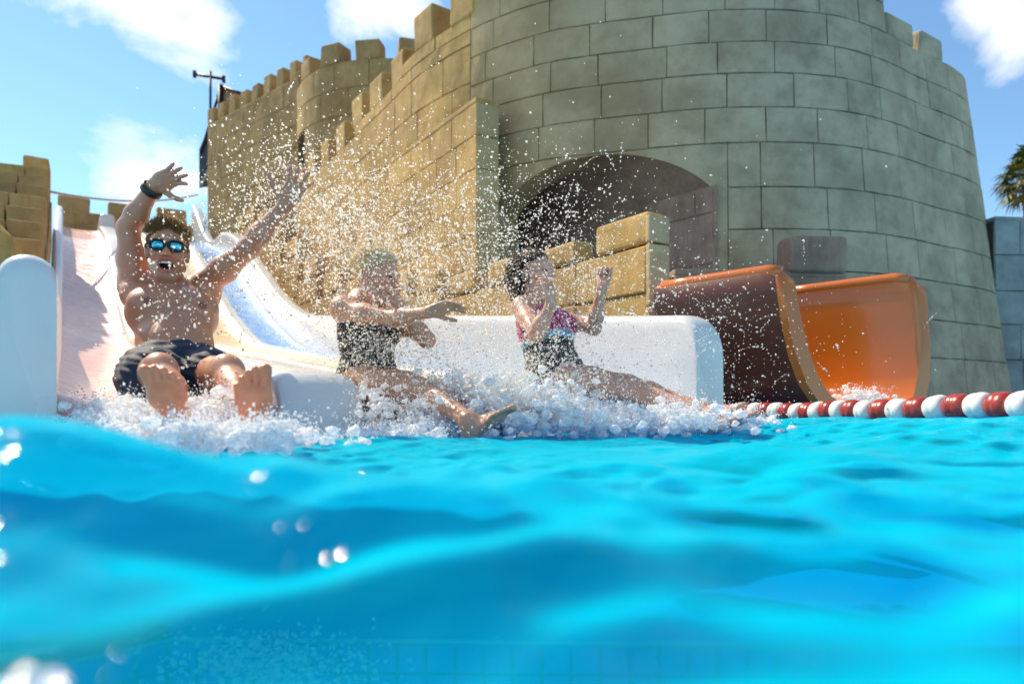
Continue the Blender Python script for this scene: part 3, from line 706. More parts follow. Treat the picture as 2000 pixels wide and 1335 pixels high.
# ------------------------------------------------------------------ float line
ln = empty('float_line', (1.7, 3.5, .08)); tag(ln, 'lane rope strung with alternating red and white plastic floats', 'float line')
def wz(x, y): return float(water_h(np.array([[x]]), np.array([[y]]))[0, 0])
rp_ = [Vector((1.40, 4.95, 0)).lerp(Vector((1.70, 3.55, 0)), t) for t in np.linspace(0, 1, 15)][:-1] + [Vector((1.70, 3.55, 0)).lerp(Vector((1.98, 2.2, 0)), t) for t in np.linspace(0, 1, 15)]
zf = smooth_table([(2.0, .145), (2.6, .137), (3.0, .115), (3.6, .097), (4.2, .088), (5, .085)], .3)
rp_ = [Vector((p.x + .02 * math.sin(p.y * 5), p.y, zf(p.y) + .004 * math.sin(p.y * 9))) for p in rp_]
tube('rope', rp_, .008, M_ROPE, ln, 6)
cum = [0]
for a, b in zip(rp_[:-1], rp_[1:]): cum.append(cum[-1] + (b - a).length)
def rope_at(l):
    return Vector([float(np.interp(l, cum, [p[i] for p in rp_])) for i in range(3)])
fprof = [(-.048, .014), (-.047, .034), (-.040, .046), (-.026, .0525), (-.010, .0545), (-.004, .0525), (.004, .0525), (.010, .0545), (.026, .0525), (.040, .046), (.047, .034), (.048, .014)]
l = .03; i = 0
fm_ = {}
while l < cum[-1] - .02:
    c = rope_at(l); t = (rope_at(l + .02) - rope_at(l - .02)).normalized(); key = i % 2
    if key not in fm_:
        V = []; Fc = []; n = 22
        for x, r_ in fprof:
            for k in range(n):
                a = 2 * math.pi * k / n; rr_ = r_ * (1 - (.02 if k % 11 == 0 else 0)); V.append((x, math.cos(a) * rr_, math.sin(a) * rr_))
        for a in range(len(fprof) - 1):
            for k in range(n): Fc.append((a * n + k, a * n + (k + 1) % n, (a + 1) * n + (k + 1) % n, (a + 1) * n + k))
        ob = mesh_obj('float', V, Fc, (M_RED, M_FWHITE)[key], ln, True); fm_[key] = ob.data
    else:
        ob = bpy.data.objects.new('float', fm_[key]); COL.objects.link(ob); ob.parent = ln; ob.matrix_parent_inverse = Matrix.Translation(ln.location).inverted()
    y_ = ZV.cross(t).normalized(); z_ = t.cross(y_); rot = Matrix((t, y_, z_)).transposed() @ Matrix.Rotation(random.uniform(0, 6), 3, 'X')
    ob.matrix_basis = Matrix.Translation(c) @ (rot @ Matrix.Rotation(random.uniform(-.2, .2), 3, 'Z')).to_4x4()
    l += .101; i += 1

# ------------------------------------------------------------------ palm
M_LEAF, nt, bs, out_ = new_mat('palm_leaf')
oi = nt.nodes.new('ShaderNodeObjectInfo'); nt.links.new(ramp(nt, oi.outputs['Random'], [(0, (.035, .06, .012)), (1, (.16, .17, .035))]), bs.inputs['Base Color']); bs.inputs['Roughness'].default_value = .5
M_TRUNK = plain('palm_trunk', (.16, .11, .07), .9, var=.4, vscale=20, bumps=.8)
pb = at(2012, 345, 15.5)
palm = empty('palm_tree', (pb.x, pb.y, 0)); tag(palm, 'fan palm crown showing beyond the grey wall at the right picture edge', 'palm tree')
tube('trunk', [Vector((pb.x + .05 * math.sin(z * 2), pb.y, z)) for z in np.linspace(0, pb.z, 14)], [.2 - .004 * k for k in range(14)], M_TRUNK, palm)
rd = random.Random(5)
for i in range(46):
    az = rd.uniform(0, 2 * math.pi); el = rd.uniform(-1.1, 1.25); d = Vector((math.cos(az) * math.cos(el), math.sin(az) * math.cos(el), math.sin(el)))
    st = rd.uniform(.30, .5); base = pb + d * .1; hub = pb + d * st - ZV * .05 * (1 - d.z); side = d.cross(ZV).normalized(); up = side.cross(d)
    V = []; Fc = []
    def quad(a, b, w0, w1, ax):
        k = len(V); V.extend([a - ax * w0, a + ax * w0, b + ax * w1, b - ax * w1]); Fc.append((k, k + 1, k + 2, k + 3))
    quad(base, hub, .02, .012, side)
    for j in range(17):
        an_ = R(-105 + 210 * j / 16 + rd.uniform(-4, 4)); dr = (d * math.cos(an_) + side * math.sin(an_)).normalized(); L1 = rd.uniform(.32, .46) * (1 - .25 * abs(an_) / 1.8)
        mid = hub + dr * L1 * .6 + up * .03; tip = hub + dr * L1 - ZV * rd.uniform(.03, .16)
        ax = dr.cross(up).normalized(); quad(hub, mid, .008, .024, ax); quad(mid, tip, .024, .002, ax)
    mesh_obj('frond', V, Fc, M_LEAF, palm)

# ------------------------------------------------------------------ people: smooth-union solids meshed with surface nets
class Body:
    def __init__(s): s.pr = []; s.cut = []
    def cap(s, a, b, ra, rb=None, k=.03): s.pr.append(('c', np.array(a, float), np.array(b, float), ra, rb if rb is not None else ra, k)); return s
    def chain(s, pts, rs, k=.03):
        for i in range(len(pts) - 1): s.cap(pts[i], pts[i + 1], rs[i], rs[i + 1], k)
    def ell(s, c, rot, r, k=.03): s.pr.append(('e', np.array(c, float), np.array(rot, float), np.array(r, float), None, k)); return s
    def sub(s, c, rot, r): s.cut.append((np.array(c, float), np.array(rot, float), np.array(r, float)))
    @staticmethod
    def d_cap(P, a, b, ra, rb):
        ab = b - a; t = np.clip(((P - a) @ ab) / max(ab @ ab, 1e-9), 0, 1)
        return np.linalg.norm(P - a - t[..., None] * ab, axis=-1) - (ra + (rb - ra) * t)
    @staticmethod
    def d_ell(P, c, rot, r):
        q = (P - c) @ rot.T; k0 = np.linalg.norm(q / r, axis=-1); k1 = np.linalg.norm(q / (r * r), axis=-1)
        return k0 * (k0 - 1) / np.maximum(k1, 1e-9)
    def field(s, h, pad=.03, inflate=0.0):
        lo = np.full(3, 1e9); hi = -lo
        for p in s.pr:
            if p[0] == 'c':
                m = max(p[3], p[4]); lo = np.minimum(lo, np.minimum(p[1], p[2]) - m); hi = np.maximum(hi, np.maximum(p[1], p[2]) + m)
            else: m = p[3].max(); lo = np.minimum(lo, p[1] - m); hi = np.maximum(hi, p[1] + m)
        lo -= pad; hi += pad; n = np.ceil((hi - lo) / h).astype(int) + 1
        Fd = np.full(n, .2, np.float32); ax = [lo[i] + h * np.arange(n[i]) for i in range(3)]
        def sl(a, b, m):
            i0 = np.clip(((a - m - lo) / h).astype(int), 0, n - 1); i1 = np.clip(((b + m - lo) / h).astype(int) + 2, 1, n)
            S = tuple(slice(i0[i], i1[i]) for i in range(3)); G = np.stack(np.meshgrid(*[ax[i][S[i]] for i in range(3)], indexing='ij'), -1); return S, G
        for p in s.pr:
            k = p[5]
            if p[0] == 'c':
                m = max(p[3], p[4]) + k + .012 + inflate; S, G = sl(np.minimum(p[1], p[2]), np.maximum(p[1], p[2]), m); d = s.d_cap(G, *p[1:5])
            else:
                m = p[3].max() + k + .012 + inflate; S, G = sl(p[1], p[1], m); d = s.d_ell(G, *p[1:4])
            f = Fd[S]; hh = np.maximum(k - np.abs(f - d), 0) / k; Fd[S] = np.minimum(f, d) - hh * hh * k * .25
        for c, rot, r in s.cut:
            S, G = sl(c, c, r.max() + .02); Fd[S] = np.maximum(Fd[S], -s.d_ell(G, c, rot, r))
        return Fd, ax, lo
def surface_net(Fd, lo, h):
    sg = Fd < 0; n = np.array(Fd.shape)
    c = np.zeros(n - 1, np.int8)
    for i in (0, 1):
        for j in (0, 1):
            for k in (0, 1): c += sg[i:n[0] - 1 + i, j:n[1] - 1 + j, k:n[2] - 1 + k]
    act = (c > 0) & (c < 8); ids = np.argwhere(act); idx = np.full(n - 1, -1, np.int32); idx[act] = np.arange(len(ids))
    cor = [(i, j, k) for i in (0, 1) for j in (0, 1) for k in (0, 1)]
    val = {q: Fd[ids[:, 0] + q[0], ids[:, 1] + q[1], ids[:, 2] + q[2]] for q in cor}
    acc = np.zeros((len(ids), 3)); cnt = np.zeros(len(ids))
    for q in cor:
        for a in range(3):
            if q[a] == 0:
                q2 = list(q); q2[a] = 1; q2 = tuple(q2); v0, v1 = val[q], val[q2]; m = (v0 < 0) != (v1 < 0)
                t = np.where(m, v0 / np.where(m, v0 - v1, 1), 0); pt = np.array(q, float)[None].repeat(len(ids), 0); pt[:, a] += t
                acc[m] += pt[m]; cnt[m] += 1
    V = lo + h * (ids + acc / cnt[:, None]); Q = []
    for a in range(3):
        b, c_ = (a + 1) % 3, (a + 2) % 3
        s0 = [slice(None)] * 3; s1 = [slice(None)] * 3; s0[a] = slice(0, n[a] - 1); s1[a] = slice(1, n[a])
        e = np.argwhere(sg[tuple(s0)] != sg[tuple(s1)]); e = e[(e[:, b] > 0) & (e[:, c_] > 0) & (e[:, b] < n[b] - 1) & (e[:, c_] < n[c_] - 1)]
        fl_ = sg[tuple(e.T)]
        def g(db, dc):
            x = e.copy(); x[:, b] += db; x[:, c_] += dc; return idx[tuple(x.T)]
        q = np.stack([g(-1, -1), g(0, -1), g(0, 0), g(-1, 0)], 1); q[~fl_] = q[~fl_][:, ::-1]; Q.append(q)
    return V, np.concatenate(Q)
def skin_mat(name, tone):
    m, nt, bs, out = new_mat(name)
    va = nt.nodes.new('ShaderNodeVertexColor'); va.layer_name = 'Col'; v = coords(nt)
    n = ramp(nt, noise(nt, 14, 5, .6, v), [(.3, (.82, .76, .74)), (.7, (1.06, 1.03, 1.0))])
    c = mixc(nt, va.outputs['Color'], n, .8, 'MULTIPLY'); nt.links.new(c, bs.inputs['Base Color'])
    bs.inputs['Roughness'].default_value = .42; bs.inputs['Subsurface Weight'].default_value = .18; bs.inputs['Subsurface Radius'].default_value = (.02, .008, .004); bs.inputs['Subsurface Scale'].default_value = .6
    bs.inputs['Coat Weight'].default_value = .35; bs.inputs['Coat Roughness'].default_value = .15
    bump(nt, bs, noise(nt, 160, 3, .6, v), .12, .003); return m
M_SKIN = skin_mat('wet_skin', None)
def v3(v): return np.array(v, float)
def frame(fwd, up):
    f = Vector(fwd).normalized(); u = Vector(up); u = (u - f * u.dot(f)).normalized(); r = f.cross(u); return r, f, u      # right, forward, up
def add_head(b, c, fwd, up, mouth=1.0, sc=1.0):
    r, f, u = frame(fwd, up); rot = np.array([r, f, u]); c = Vector(c)
    P = lambda x, y, z: v3(c + (r * x + f * y + u * z) * sc)
    E = lambda x, y, z, a, d, e, k=.02: b.ell(P(x, y, z), rot, np.array((a, d, e)) * sc, k)
    E(0, -.014, .036, .073, .096, .091); E(0, .022, -.032, .057, .070, .088, .03)
    b.cap(P(0, .062, -.106), P(0, .060, -.100), .027 * sc, .03 * sc, .03)
    for s in (-1, 1):
        b.cap(P(s * .056, .0, -.062), P(s * .02, .058, -.106), .018 * sc, .02 * sc, .03)
        E(s * .040, .060, -.012, .024, .024, .024, .02)
        E(s * .079, -.006, -.004, .010, .020, .033, .008); E(s * .073, .0, -.002, .012, .012, .022, .01)
        E(s * .014, .096, -.022, .010, .012, .009, .008)
    b.cap(P(-.044, .076, .034), P(.044, .076, .034), .014 * sc, None, .02)
    b.cap(P(0, .084, .022), P(0, .112, -.016), .009 * sc, .0145 * sc, .012)
    if mouth > 0:
        ring = [P(.031 * math.cos(a), .086 - .012 * abs(math.cos(a)) , -.064 + .022 * mouth * math.sin(a)) for a in np.linspace(0, 2 * math.pi, 13)]
        for a, d in zip(ring[:-1], ring[1:]): b.cap(a, d, .0085 * sc, None, .008)
        b.sub(P(0, .088, -.064), rot, np.array((.025, .040, .017 * mouth)) * sc)
    else:
        b.cap(P(-.022, .088, -.060), P(.022, .088, -.060), .007 * sc, None, .008); b.cap(P(-.018, .086, -.071), P(.018, .086, -.071), .008 * sc, None, .008)
    return dict(c=c, r=r, f=f, u=u, rot=rot, sc=sc, P=P)
def add_hand(b, wrist, fwd, palm, side=1, curl=(.15, .15, .15, .15), spread=.16, thumb=.9, sc=1.0):
    """fwd: wrist to fingers; palm: direction the palm faces; side=+1 puts the thumb on fwd x palm"""
    f = Vector(fwd).normalized(); p = Vector(palm); p = (p - f * p.dot(f)).normalized(); t = f.cross(p) * side; w = Vector(wrist)
    rot = np.array([t, f, p]); Pt = lambda x, y, z: w + (t * x + f * y + p * z) * sc
    b.ell(v3(Pt(0, .052, 0)), rot, np.array((.041, .055, .016)) * sc, .012); b.cap(v3(w), v3(Pt(0, .03, 0)), .024 * sc, .022 * sc, .02)
    for i, x in enumerate((.029, .010, -.010, -.028)): b.cap(v3(Pt(x * .7, .03, 0)), v3(Pt(x, .088, 0)), .012 * sc, .0115 * sc, .008)
    b.ell(v3(Pt(.026, .035, .008)), rot, np.array((.017, .03, .014)) * sc, .012)
    for i, (x, ln_, r_) in enumerate(((.029, .074, .0092), (.010, .083, .0095), (-.010, .077, .0092), (-.028, .060, .0082))):
        a = (1.5 - i) * spread; d = (f * math.cos(a) + t * math.sin(a)).normalized(); pos = Pt(x, .088, 0); c = 0
        for j, fr in enumerate((.45, .30, .25)):
            c += curl[i] * (1.0, 1.25, .9)[j]; dd_ = d * math.cos(c) + p * math.sin(c); nx = pos + dd_ * ln_ * fr * sc
            b.cap(v3(pos), v3(nx), r_ * (1, .93, .86)[j] * sc, r_ * (.93, .86, .76)[j] * sc, .004); pos = nx
    pos = Pt(.030, .022, .006)
    for j, (ln_, an_) in enumerate(((.036, thumb), (.030, thumb * .75), (.024, thumb * .6))):
        dd_ = f * math.cos(an_) + t * math.sin(an_) + p * .25; dd_.normalize(); nx = pos + dd_ * ln_ * sc; b.cap(v3(pos), v3(nx), (.0125, .0108, .0098)[j] * sc, (.0108, .0098, .0082)[j] * sc, .006); pos = nx
def add_foot(b, ankle, toe, dorsal, side=1, sc=1.0):
    """toe: heel to toes; dorsal: top of the foot; side=+1 puts the big toe on toe x dorsal"""
    f = Vector(toe).normalized(); u = Vector(dorsal); u = (u - f * u.dot(f)).normalized(); t = f.cross(u) * side; a = Vector(ankle)
    P = lambda x, y, z: v3(a + (t * x + f * y + u * z) * sc); rot = np.array([t, f, u])
    b.ell(P(0, -.030, -.045), rot, np.array((.030, .036, .034)) * sc, .03); b.cap(P(0, 0, 0), P(0, .01, -.035), .036 * sc, .034 * sc, .03)
    b.cap(P(0, .005, -.03), P(.010, .105, -.050), .034 * sc, .027 * sc, .03); b.cap(P(-.006, -.03, -.06), P(-.024, .085, -.064), .022 * sc, .020 * sc, .02)
    b.ell(P(.004, .110, -.058), rot, np.array((.043, .038, .020)) * sc, .02); b.ell(P(.020, .118, -.064), rot, np.array((.022, .026, .019)) * sc, .012)
    for i, (x, y0, L_, r_) in enumerate(((.031, .136, .060, .0155), (.006, .142, .052, .0108), (-.015, .137, .046, .0100), (-.033, .126, .040, .0094), (-.048, .111, .034, .0088))):
        b.cap(P(x * .95, y0 - .02, -.060), P(x, y0 + L_ * .4, -.055), r_ * 1.05 * sc, r_ * .85 * sc, .004); b.cap(P(x, y0 + L_ * .4, -.055), P(x, y0 + L_ * .85, -.058), r_ * .9 * sc, r_ * 1.12 * sc, .003)
def limb(b, a, m, e, r0, r1, r2, r3, k=.03, bulge=.0):
    a, m, e = Vector(a), Vector(m), Vector(e)
    b.cap(v3(a), v3(a.lerp(m, .45)), r0, (r0 * .55 + r1 * .45) + bulge, k); b.cap(v3(a.lerp(m, .45)), v3(m), (r0 * .55 + r1 * .45) + bulge, r1, k)
    c = m.lerp(e, .32); b.cap(v3(m), v3(c), r1, r2, k); b.cap(v3(c), v3(e), r2, r3, k)
def finish(body, name, parent, tone, head=None, h=.0055, mouth=0, extra=None):
    Fd, ax, lo = body.field(h); V, Q = surface_net(Fd, lo, h); col = np.tile(np.array(tone), (len(V), 1))
    if head:
        q = (V - v3(head['c'])) @ head['rot'].T / head['sc']
        near = np.linalg.norm(q, axis=1) < .16
        if mouth > 0:
            e = np.linalg.norm((q - (0, .088, -.064)) / (.0262, .041, .0185 * mouth), axis=1) < 1.03; deep = e & (q[:, 1] < .088)
            col[deep & near] = (.10, .018, .018)
            lip = near & (np.abs(q[:, 0]) < .038) & (np.abs(q[:, 2] + .064) < .03 * mouth + .004) & (q[:, 1] > .083) & ~deep; col[lip] = np.array(tone) * (1.0, .62, .62)
        else:
            lip = near & (np.abs(q[:, 0]) < .026) & (np.abs(q[:, 2] + .065) < .014) & (q[:, 1] > .085); col[lip] = np.array(tone) * (.95, .55, .55)
            for s in (-1, 1):
                ey = near & (np.linalg.norm((q - (s * .032, .08, .012)) / (.017, .05, .0055), axis=1) < 1); col[ey] = (.05, .03, .025)
        red = near & (q[:, 1] > .05) & (q[:, 2] > -.05) & (q[:, 2] < .01); col[red] = col[red] * (1.06, .88, .86)
    if extra: col = extra(V, col)
    return np_mesh(name, V, Q, M_SKIN, parent, True, col)
def cloth_mat(name, rough=.7):
    m, nt, bs, out = new_mat(name); va = nt.nodes.new('ShaderNodeVertexColor'); va.layer_name = 'Col'; v = coords(nt)
    n = ramp(nt, noise(nt, 60, 4, .6, v), [(.3, (.75, .75, .75)), (.7, (1.15, 1.15, 1.15))]); nt.links.new(mixc(nt, va.outputs['Color'], n, .8, 'MULTIPLY'), bs.inputs['Base Color'])
    bs.inputs['Roughness'].default_value = rough; bs.inputs['Sheen Weight'].default_value = .1; bump(nt, bs, noise(nt, 22, 5, .6, v), .5, .012); return m
M_CLOTH = cloth_mat('wet_swimwear', .75)
def cloth(body, planes, name, parent, colf, h=.0065, wrinkle=.004):
    Fd, ax, lo = body.field(h)
    G = np.stack(np.meshgrid(*ax, indexing='ij'), -1)
    Fd = Fd + (wrinkle * (np.sin(G[..., 0] * 61 + 9 * np.sin(G[..., 2] * 23)) * np.sin(G[..., 2] * 47 + G[..., 1] * 33))).astype(np.float32)
    for p, n in planes: Fd = np.maximum(Fd, ((G - v3(p)) @ v3(Vector(n).normalized())).astype(np.float32))
    V, Q = surface_net(Fd, lo, h); return np_mesh(name, V, Q, M_CLOTH, parent, True, colf(V))
def hair_mat(name, col, rough=.45):
    m, nt, bs, out = new_mat(name); v = coords(nt, (1, 1, 1)); n = noise(nt, 90, 4, .6, v)
    nt.links.new(ramp(nt, n, [(.3, tuple(c * .5 for c in col)), (.7, tuple(min(1, c * 1.35) for c in col))]), bs.inputs['Base Color']); bs.inputs['Roughness'].default_value = rough
    tl = nt.nodes.new('ShaderNodeBsdfTranslucent'); tl.inputs['Color'].default_value = (*[min(1, c * 1.3) for c in col], 1); mx = nt.nodes.new('ShaderNodeMixShader'); mx.inputs[0].default_value = .4
    nt.links.new(bs.outputs[0], mx.inputs[1]); nt.links.new(tl.outputs[0], mx.inputs[2]); nt.links.new(mx.outputs[0], out.inputs['Surface']); bump(nt, bs, n, .8, .01); return m
def strands(hd, name, mat, parent, n, sel, ln0, ln1, lift=.8, rad=.0016, droop=0.0, seed=1, flow=None):
    rd = np.random.default_rng(seed); V = []; Fc = []
    P = hd['P']; r, f, u = hd['r'], hd['f'], hd['u']; got = 0
    while got < n:
        d = rd.normal(size=3); d /= np.linalg.norm(d)
        if not sel(d): continue
        got += 1; loc = np.array((0, -.014, .036)) + d * np.array((.080, .100, .094)); base = Vector(P(*loc)); nr = (r * d[0] + f * d[1] + u * d[2]).normalized()
        jt = Vector(rd.normal(size=3)) * .35; fl_ = flow(d, r, f, u) if flow else u * .5
        dr = (nr * lift + fl_ + jt).normalized(); L_ = rd.uniform(ln0, ln1); sx = dr.cross(Vector((.3, .5, .8))).normalized(); sy = dr.cross(sx); k = len(V)
        mid = base + dr * L_ * .55 - ZV * droop * L_ * .3; tip = base + dr * L_ - ZV * droop * L_
        for c, rr_ in ((base, rad * 1.3), (mid, rad)):
            for a in (0, 2.094, 4.188): V.append(c + (sx * math.cos(a) + sy * math.sin(a)) * rr_)
        V.append(tip)
        for a in range(3): Fc += [(k + a, k + (a + 1) % 3, k + 3 + (a + 1) % 3, k + 3 + a), (k + 3 + a, k + 3 + (a + 1) % 3, k + 6)]
    return mesh_obj(name, V, Fc, mat, parent, True)

# ---- man
TONE = (.56, .255, .145)
def build_man():
    root = empty('person', tuple(SW(3.0, .37, .1))); tag(root, 'bare-chested person in navy shorts and mirrored sunglasses, arms thrown up, in the pink lane', 'person')
    b = Body(); pel = at(347, 728, 2.78); nk = at(331, 568, 3.08); up = (nk - pel).normalized(); rt = P2.copy(); fw = rt.cross(up).normalized() * -1
    if fw.y > 0: fw = -fw
    # trunk axes: across, front, along spine
    rot = np.array([rt, fw, up]); T = lambda x, y, z: v3(pel + rt * x + fw * y + up * z)
    b.ell(T(0, 0, .02), rot, (.165, .115, .11)); b.ell(T(0, .015, .15), rot, (.145, .100, .13), .05); b.ell(T(0, .02, .32), rot, (.178, .112, .15), .06)
    b.ell(T(-.085, .080, .32), rot, (.085, .045, .075), .03); b.ell(T(.085, .080, .32), rot, (.085, .045, .075), .03); b.ell(T(0, .075, .13), rot, (.10, .05, .09), .04)
    b.cap(T(-.13, 0, .46), T(.13, 0, .46), .062, None, .05); b.cap(T(-.10, -.02, .47), T(0, -.01, .56), .04, .05, .04); b.cap(T(.10, -.02, .47), T(0, -.01, .56), .04, .05, .04)
    hc = at(327, 494, 2.98); b.cap(T(0, 0, .46), v3(hc - ZV * .06 + Vector((-.02, .035, 0))), .064, .060, .03)
    hd = add_head(b, hc, Vector((.40, -.91, -.02)), Vector((.0, .05, 1)), 1.05, .97)
    sR, sL = at(263, 556, 3.06), at(399, 558, 3.12)
    b.ell(v3(sR - ZV * .01), np.eye(3), (.066, .066, .076), .05); b.ell(v3(sL - ZV * .01), np.eye(3), (.066, .066, .072), .05)
    eR, wR = at(250, 446, 3.04), at(302, 362, 2.95); limb(b, sR, eR, wR, .056, .041, .043, .027, .03, .005)
    eL, wL = at(487, 484, 3.0), at(556, 402, 2.92); limb(b, sL, eL, wL, .054, .040, .042, .027, .03, .005)
    add_hand(b, wR, at(350, 338, 2.9) - wR, Vector((.25, -.85, -.55)), 1, (.22, .10, .05, .05), .13, .95, 1.02)
    add_hand(b, wL, at(584, 352, 2.88) - wL, Vector((.2, -.95, .1)), -1, (.08, .05, .05, .08), .27, 1.15, 1.05)
    hR, hL = Vector(T(-.09, .0, -.01)), Vector(T(.09, .0, -.01)); kR, kL = at(312, 728, 2.38), at(442, 730, 2.42); aR, aL = at(364, 838, 2.04), at(515, 842, 2.05)
    limb(b, hR, kR, aR, .082, .054, .053, .034, .03, .004); limb(b, hL, kL, aL, .082, .054, .053, .034, .03, .004)
    b.ell(v3(kR + Vector((.01, -.02, .018))), np.eye(3), (.045, .04, .045), .03); b.ell(v3(kL + Vector((.01, -.02, .018))), np.eye(3), (.045, .04, .045), .03)
    add_foot(b, aR, Vector((-.22, -.22, .95)), Vector((-.1, .97, .2)), 1, 1.02); add_foot(b, aL, Vector((.04, -.22, .97)), Vector((0, .97, .2)), -1, 1.02)
    rng = np.random.default_rng(3)
    def ex(V, col):
        for s in (-1, 1):
            c = T(s * .10, .125, .275); col[np.linalg.norm(V - c, axis=1) < .020] = (.30, .11, .07)
        q = (V - v3(hd['c'])) @ hd['rot'].T; st = (np.linalg.norm(q, axis=1) < .16) & (q[:, 2] < -.035) & (q[:, 1] > -.03) & (q[:, 2] > -.14); col[st] = col[st] * (.78, .74, .74)
        for a_ in (aR, aL):
            d = np.linalg.norm(V - v3(a_ + Vector((0, -.06, .06))), axis=1); m = (d < .16) & (V[:, 1] < a_.y - .04); col[m] = (.86, .27, .12)  # soles reddened: backlight through the feet put into their colour
        return col
    finish(b, 'body', root, TONE, hd, .0052, 1.05, ex)
    c = Body(); c.ell(T(0, 0, .01), rot, (.180, .132, .12)); c.cap(v3(hR), v3(hR.lerp(kR, .50)), .110, .094, .04); c.cap(v3(hL), v3(hL.lerp(kL, .45)), .110, .094, .04)
    c.cap(v3(hR + Vector((-.03, -.0, -.02))), v3(hR.lerp(kR, .55) + Vector((-.03, 0, -.02))), .10, .092, .03)
    dk = np.array((.012, .02, .05))
    def cc(V):
        col = np.tile(dk, (len(V), 1)); w_ = (V - v3(pel)) @ v3(up); col[w_ > .075] = (.02, .03, .065); return col
    cloth(c, [(T(0, 0, .095), up)], 'swim_shorts', root, cc, .0065, .005)
    Pm = hd['P']; tube('teeth', [Vector(Pm(x, .086 - 16 * x * x, -.0535)) for x in np.linspace(-.020, .020, 11)], .0052, plain('tooth_enamel', (.75, .70, .60), .3), root, 8)
    mh = hair_mat('sandy_hair', (.42, .24, .08))
    hb = Body(); rc, P = hd['rot'], hd['P']; hb.ell(P(0, -.020, .040), rc, np.array((.081, .098, .092)) * 1.04, .01)
    V_f, ax, lo = hb.field(.006); G = np.stack(np.meshgrid(*ax, indexing='ij'), -1); q = (G - v3(hc)) @ rc.T
    cutp = np.maximum(.052 - q[..., 2] + .35 * np.clip(q[..., 1], -.2, .1) * 1.0, (q[..., 1] - .050)); V_f = np.maximum(V_f, cutp.astype(np.float32))
    V, Q = surface_net(V_f, lo, .006); np_mesh('hair_cap', V, Q, mh, root)
    strands(hd, 'hair', mh, root, 2000, lambda d: d[2] > .42 and d[1] < .82, .022, .044, .9, .0012, 0, 2)
    return hd, wR, eR
hd, wR, eR = build_man()
# sunglasses worn by the man
def sunglasses(hd):
    root = empty('sunglasses', tuple(hd['P'](0, .11, .012))); tag(root, 'black framed sunglasses with mirrored blue lenses on the bare-chested person', 'sunglasses')
    P = hd['P']; mf = plain('black_frame', (.012, .012, .016), .25)
    ml, nt, bs, o_ = new_mat('mirror_lens'); bs.inputs['Metallic'].default_value = .9; bs.inputs['Roughness'].default_value = .12
    v = coords(nt); nt.links.new(ramp(nt, noise(nt, 18, 3, .5, v), [(.35, (.05, .42, .55)), (.65, (.22, .75, .85))]), bs.inputs['Base Color'])
    for s in (-1, 1):
        out = []; 
        for k in range(28):
            a = 2 * math.pi * k / 28; ca, sa = math.cos(a), math.sin(a); x = s * (.0355 + .029 * math.copysign(abs(ca) ** .62, ca) * s); z = .014 + .0205 * math.copysign(abs(sa) ** .7, sa)
            y = .110 - 3.6 * x * x; out.append((x, y, z))
        V = [P(0 + s * .0355, .112 - 3.6 * .0355 ** 2 + .002, .014)] + [P(*q) for q in out] + [P(x, y - .003, z) for x, y, z in out]
        Fc = [(0, 1 + k, 1 + (k + 1) % 28) for k in range(28)] + [(1 + k, 29 + k, 29 + (k + 1) % 28, 1 + (k + 1) % 28) for k in range(28)]
        mesh_obj('lens', [Vector(v) for v in V], Fc, ml, root, True)
        tube('lens_rim', [Vector(P(*q)) for q in out] + [Vector(P(*out[0]))], .0042, mf, root, 6)
        tube('temple_arm', [Vector(P(s * .068, .095, .022)), Vector(P(s * .082, .05, .018)), Vector(P(s * .086, -.01, .014)), Vector(P(s * .082, -.04, 0))], .0038, mf, root, 6)
    tube('bridge', [Vector(P(-.010, .112, .020)), Vector(P(0, .114, .024)), Vector(P(.010, .112, .020))], .004, mf, root, 6)
sunglasses(hd)
c0 = wR.lerp(eR, .10); ax_ = (eR - wR).normalized(); x_ = ax_.orthogonal().normalized(); y_ = ax_.cross(x_)
V = []; Fc = []; n = 28
for l_, r_ in ((-.014, .037), (-.014, .041), (0, .043), (.014, .0425), (.014, .038)):
    for k in range(n): a = 2 * math.pi * k / n; V.append(c0 + ax_ * l_ + (x_ * math.cos(a) + y_ * math.sin(a)) * r_)
for j in range(5):
    for k in range(n): Fc.append((j * n + k, j * n + (k + 1) % n, ((j + 1) % 5) * n + (k + 1) % n, ((j + 1) % 5) * n + k))
o = mesh_obj('wristband', V, Fc, plain('black_rubber', (.012, .012, .014), .45), None, True); tag(o, 'black rubber wristband on the raised bent arm', 'wristband')

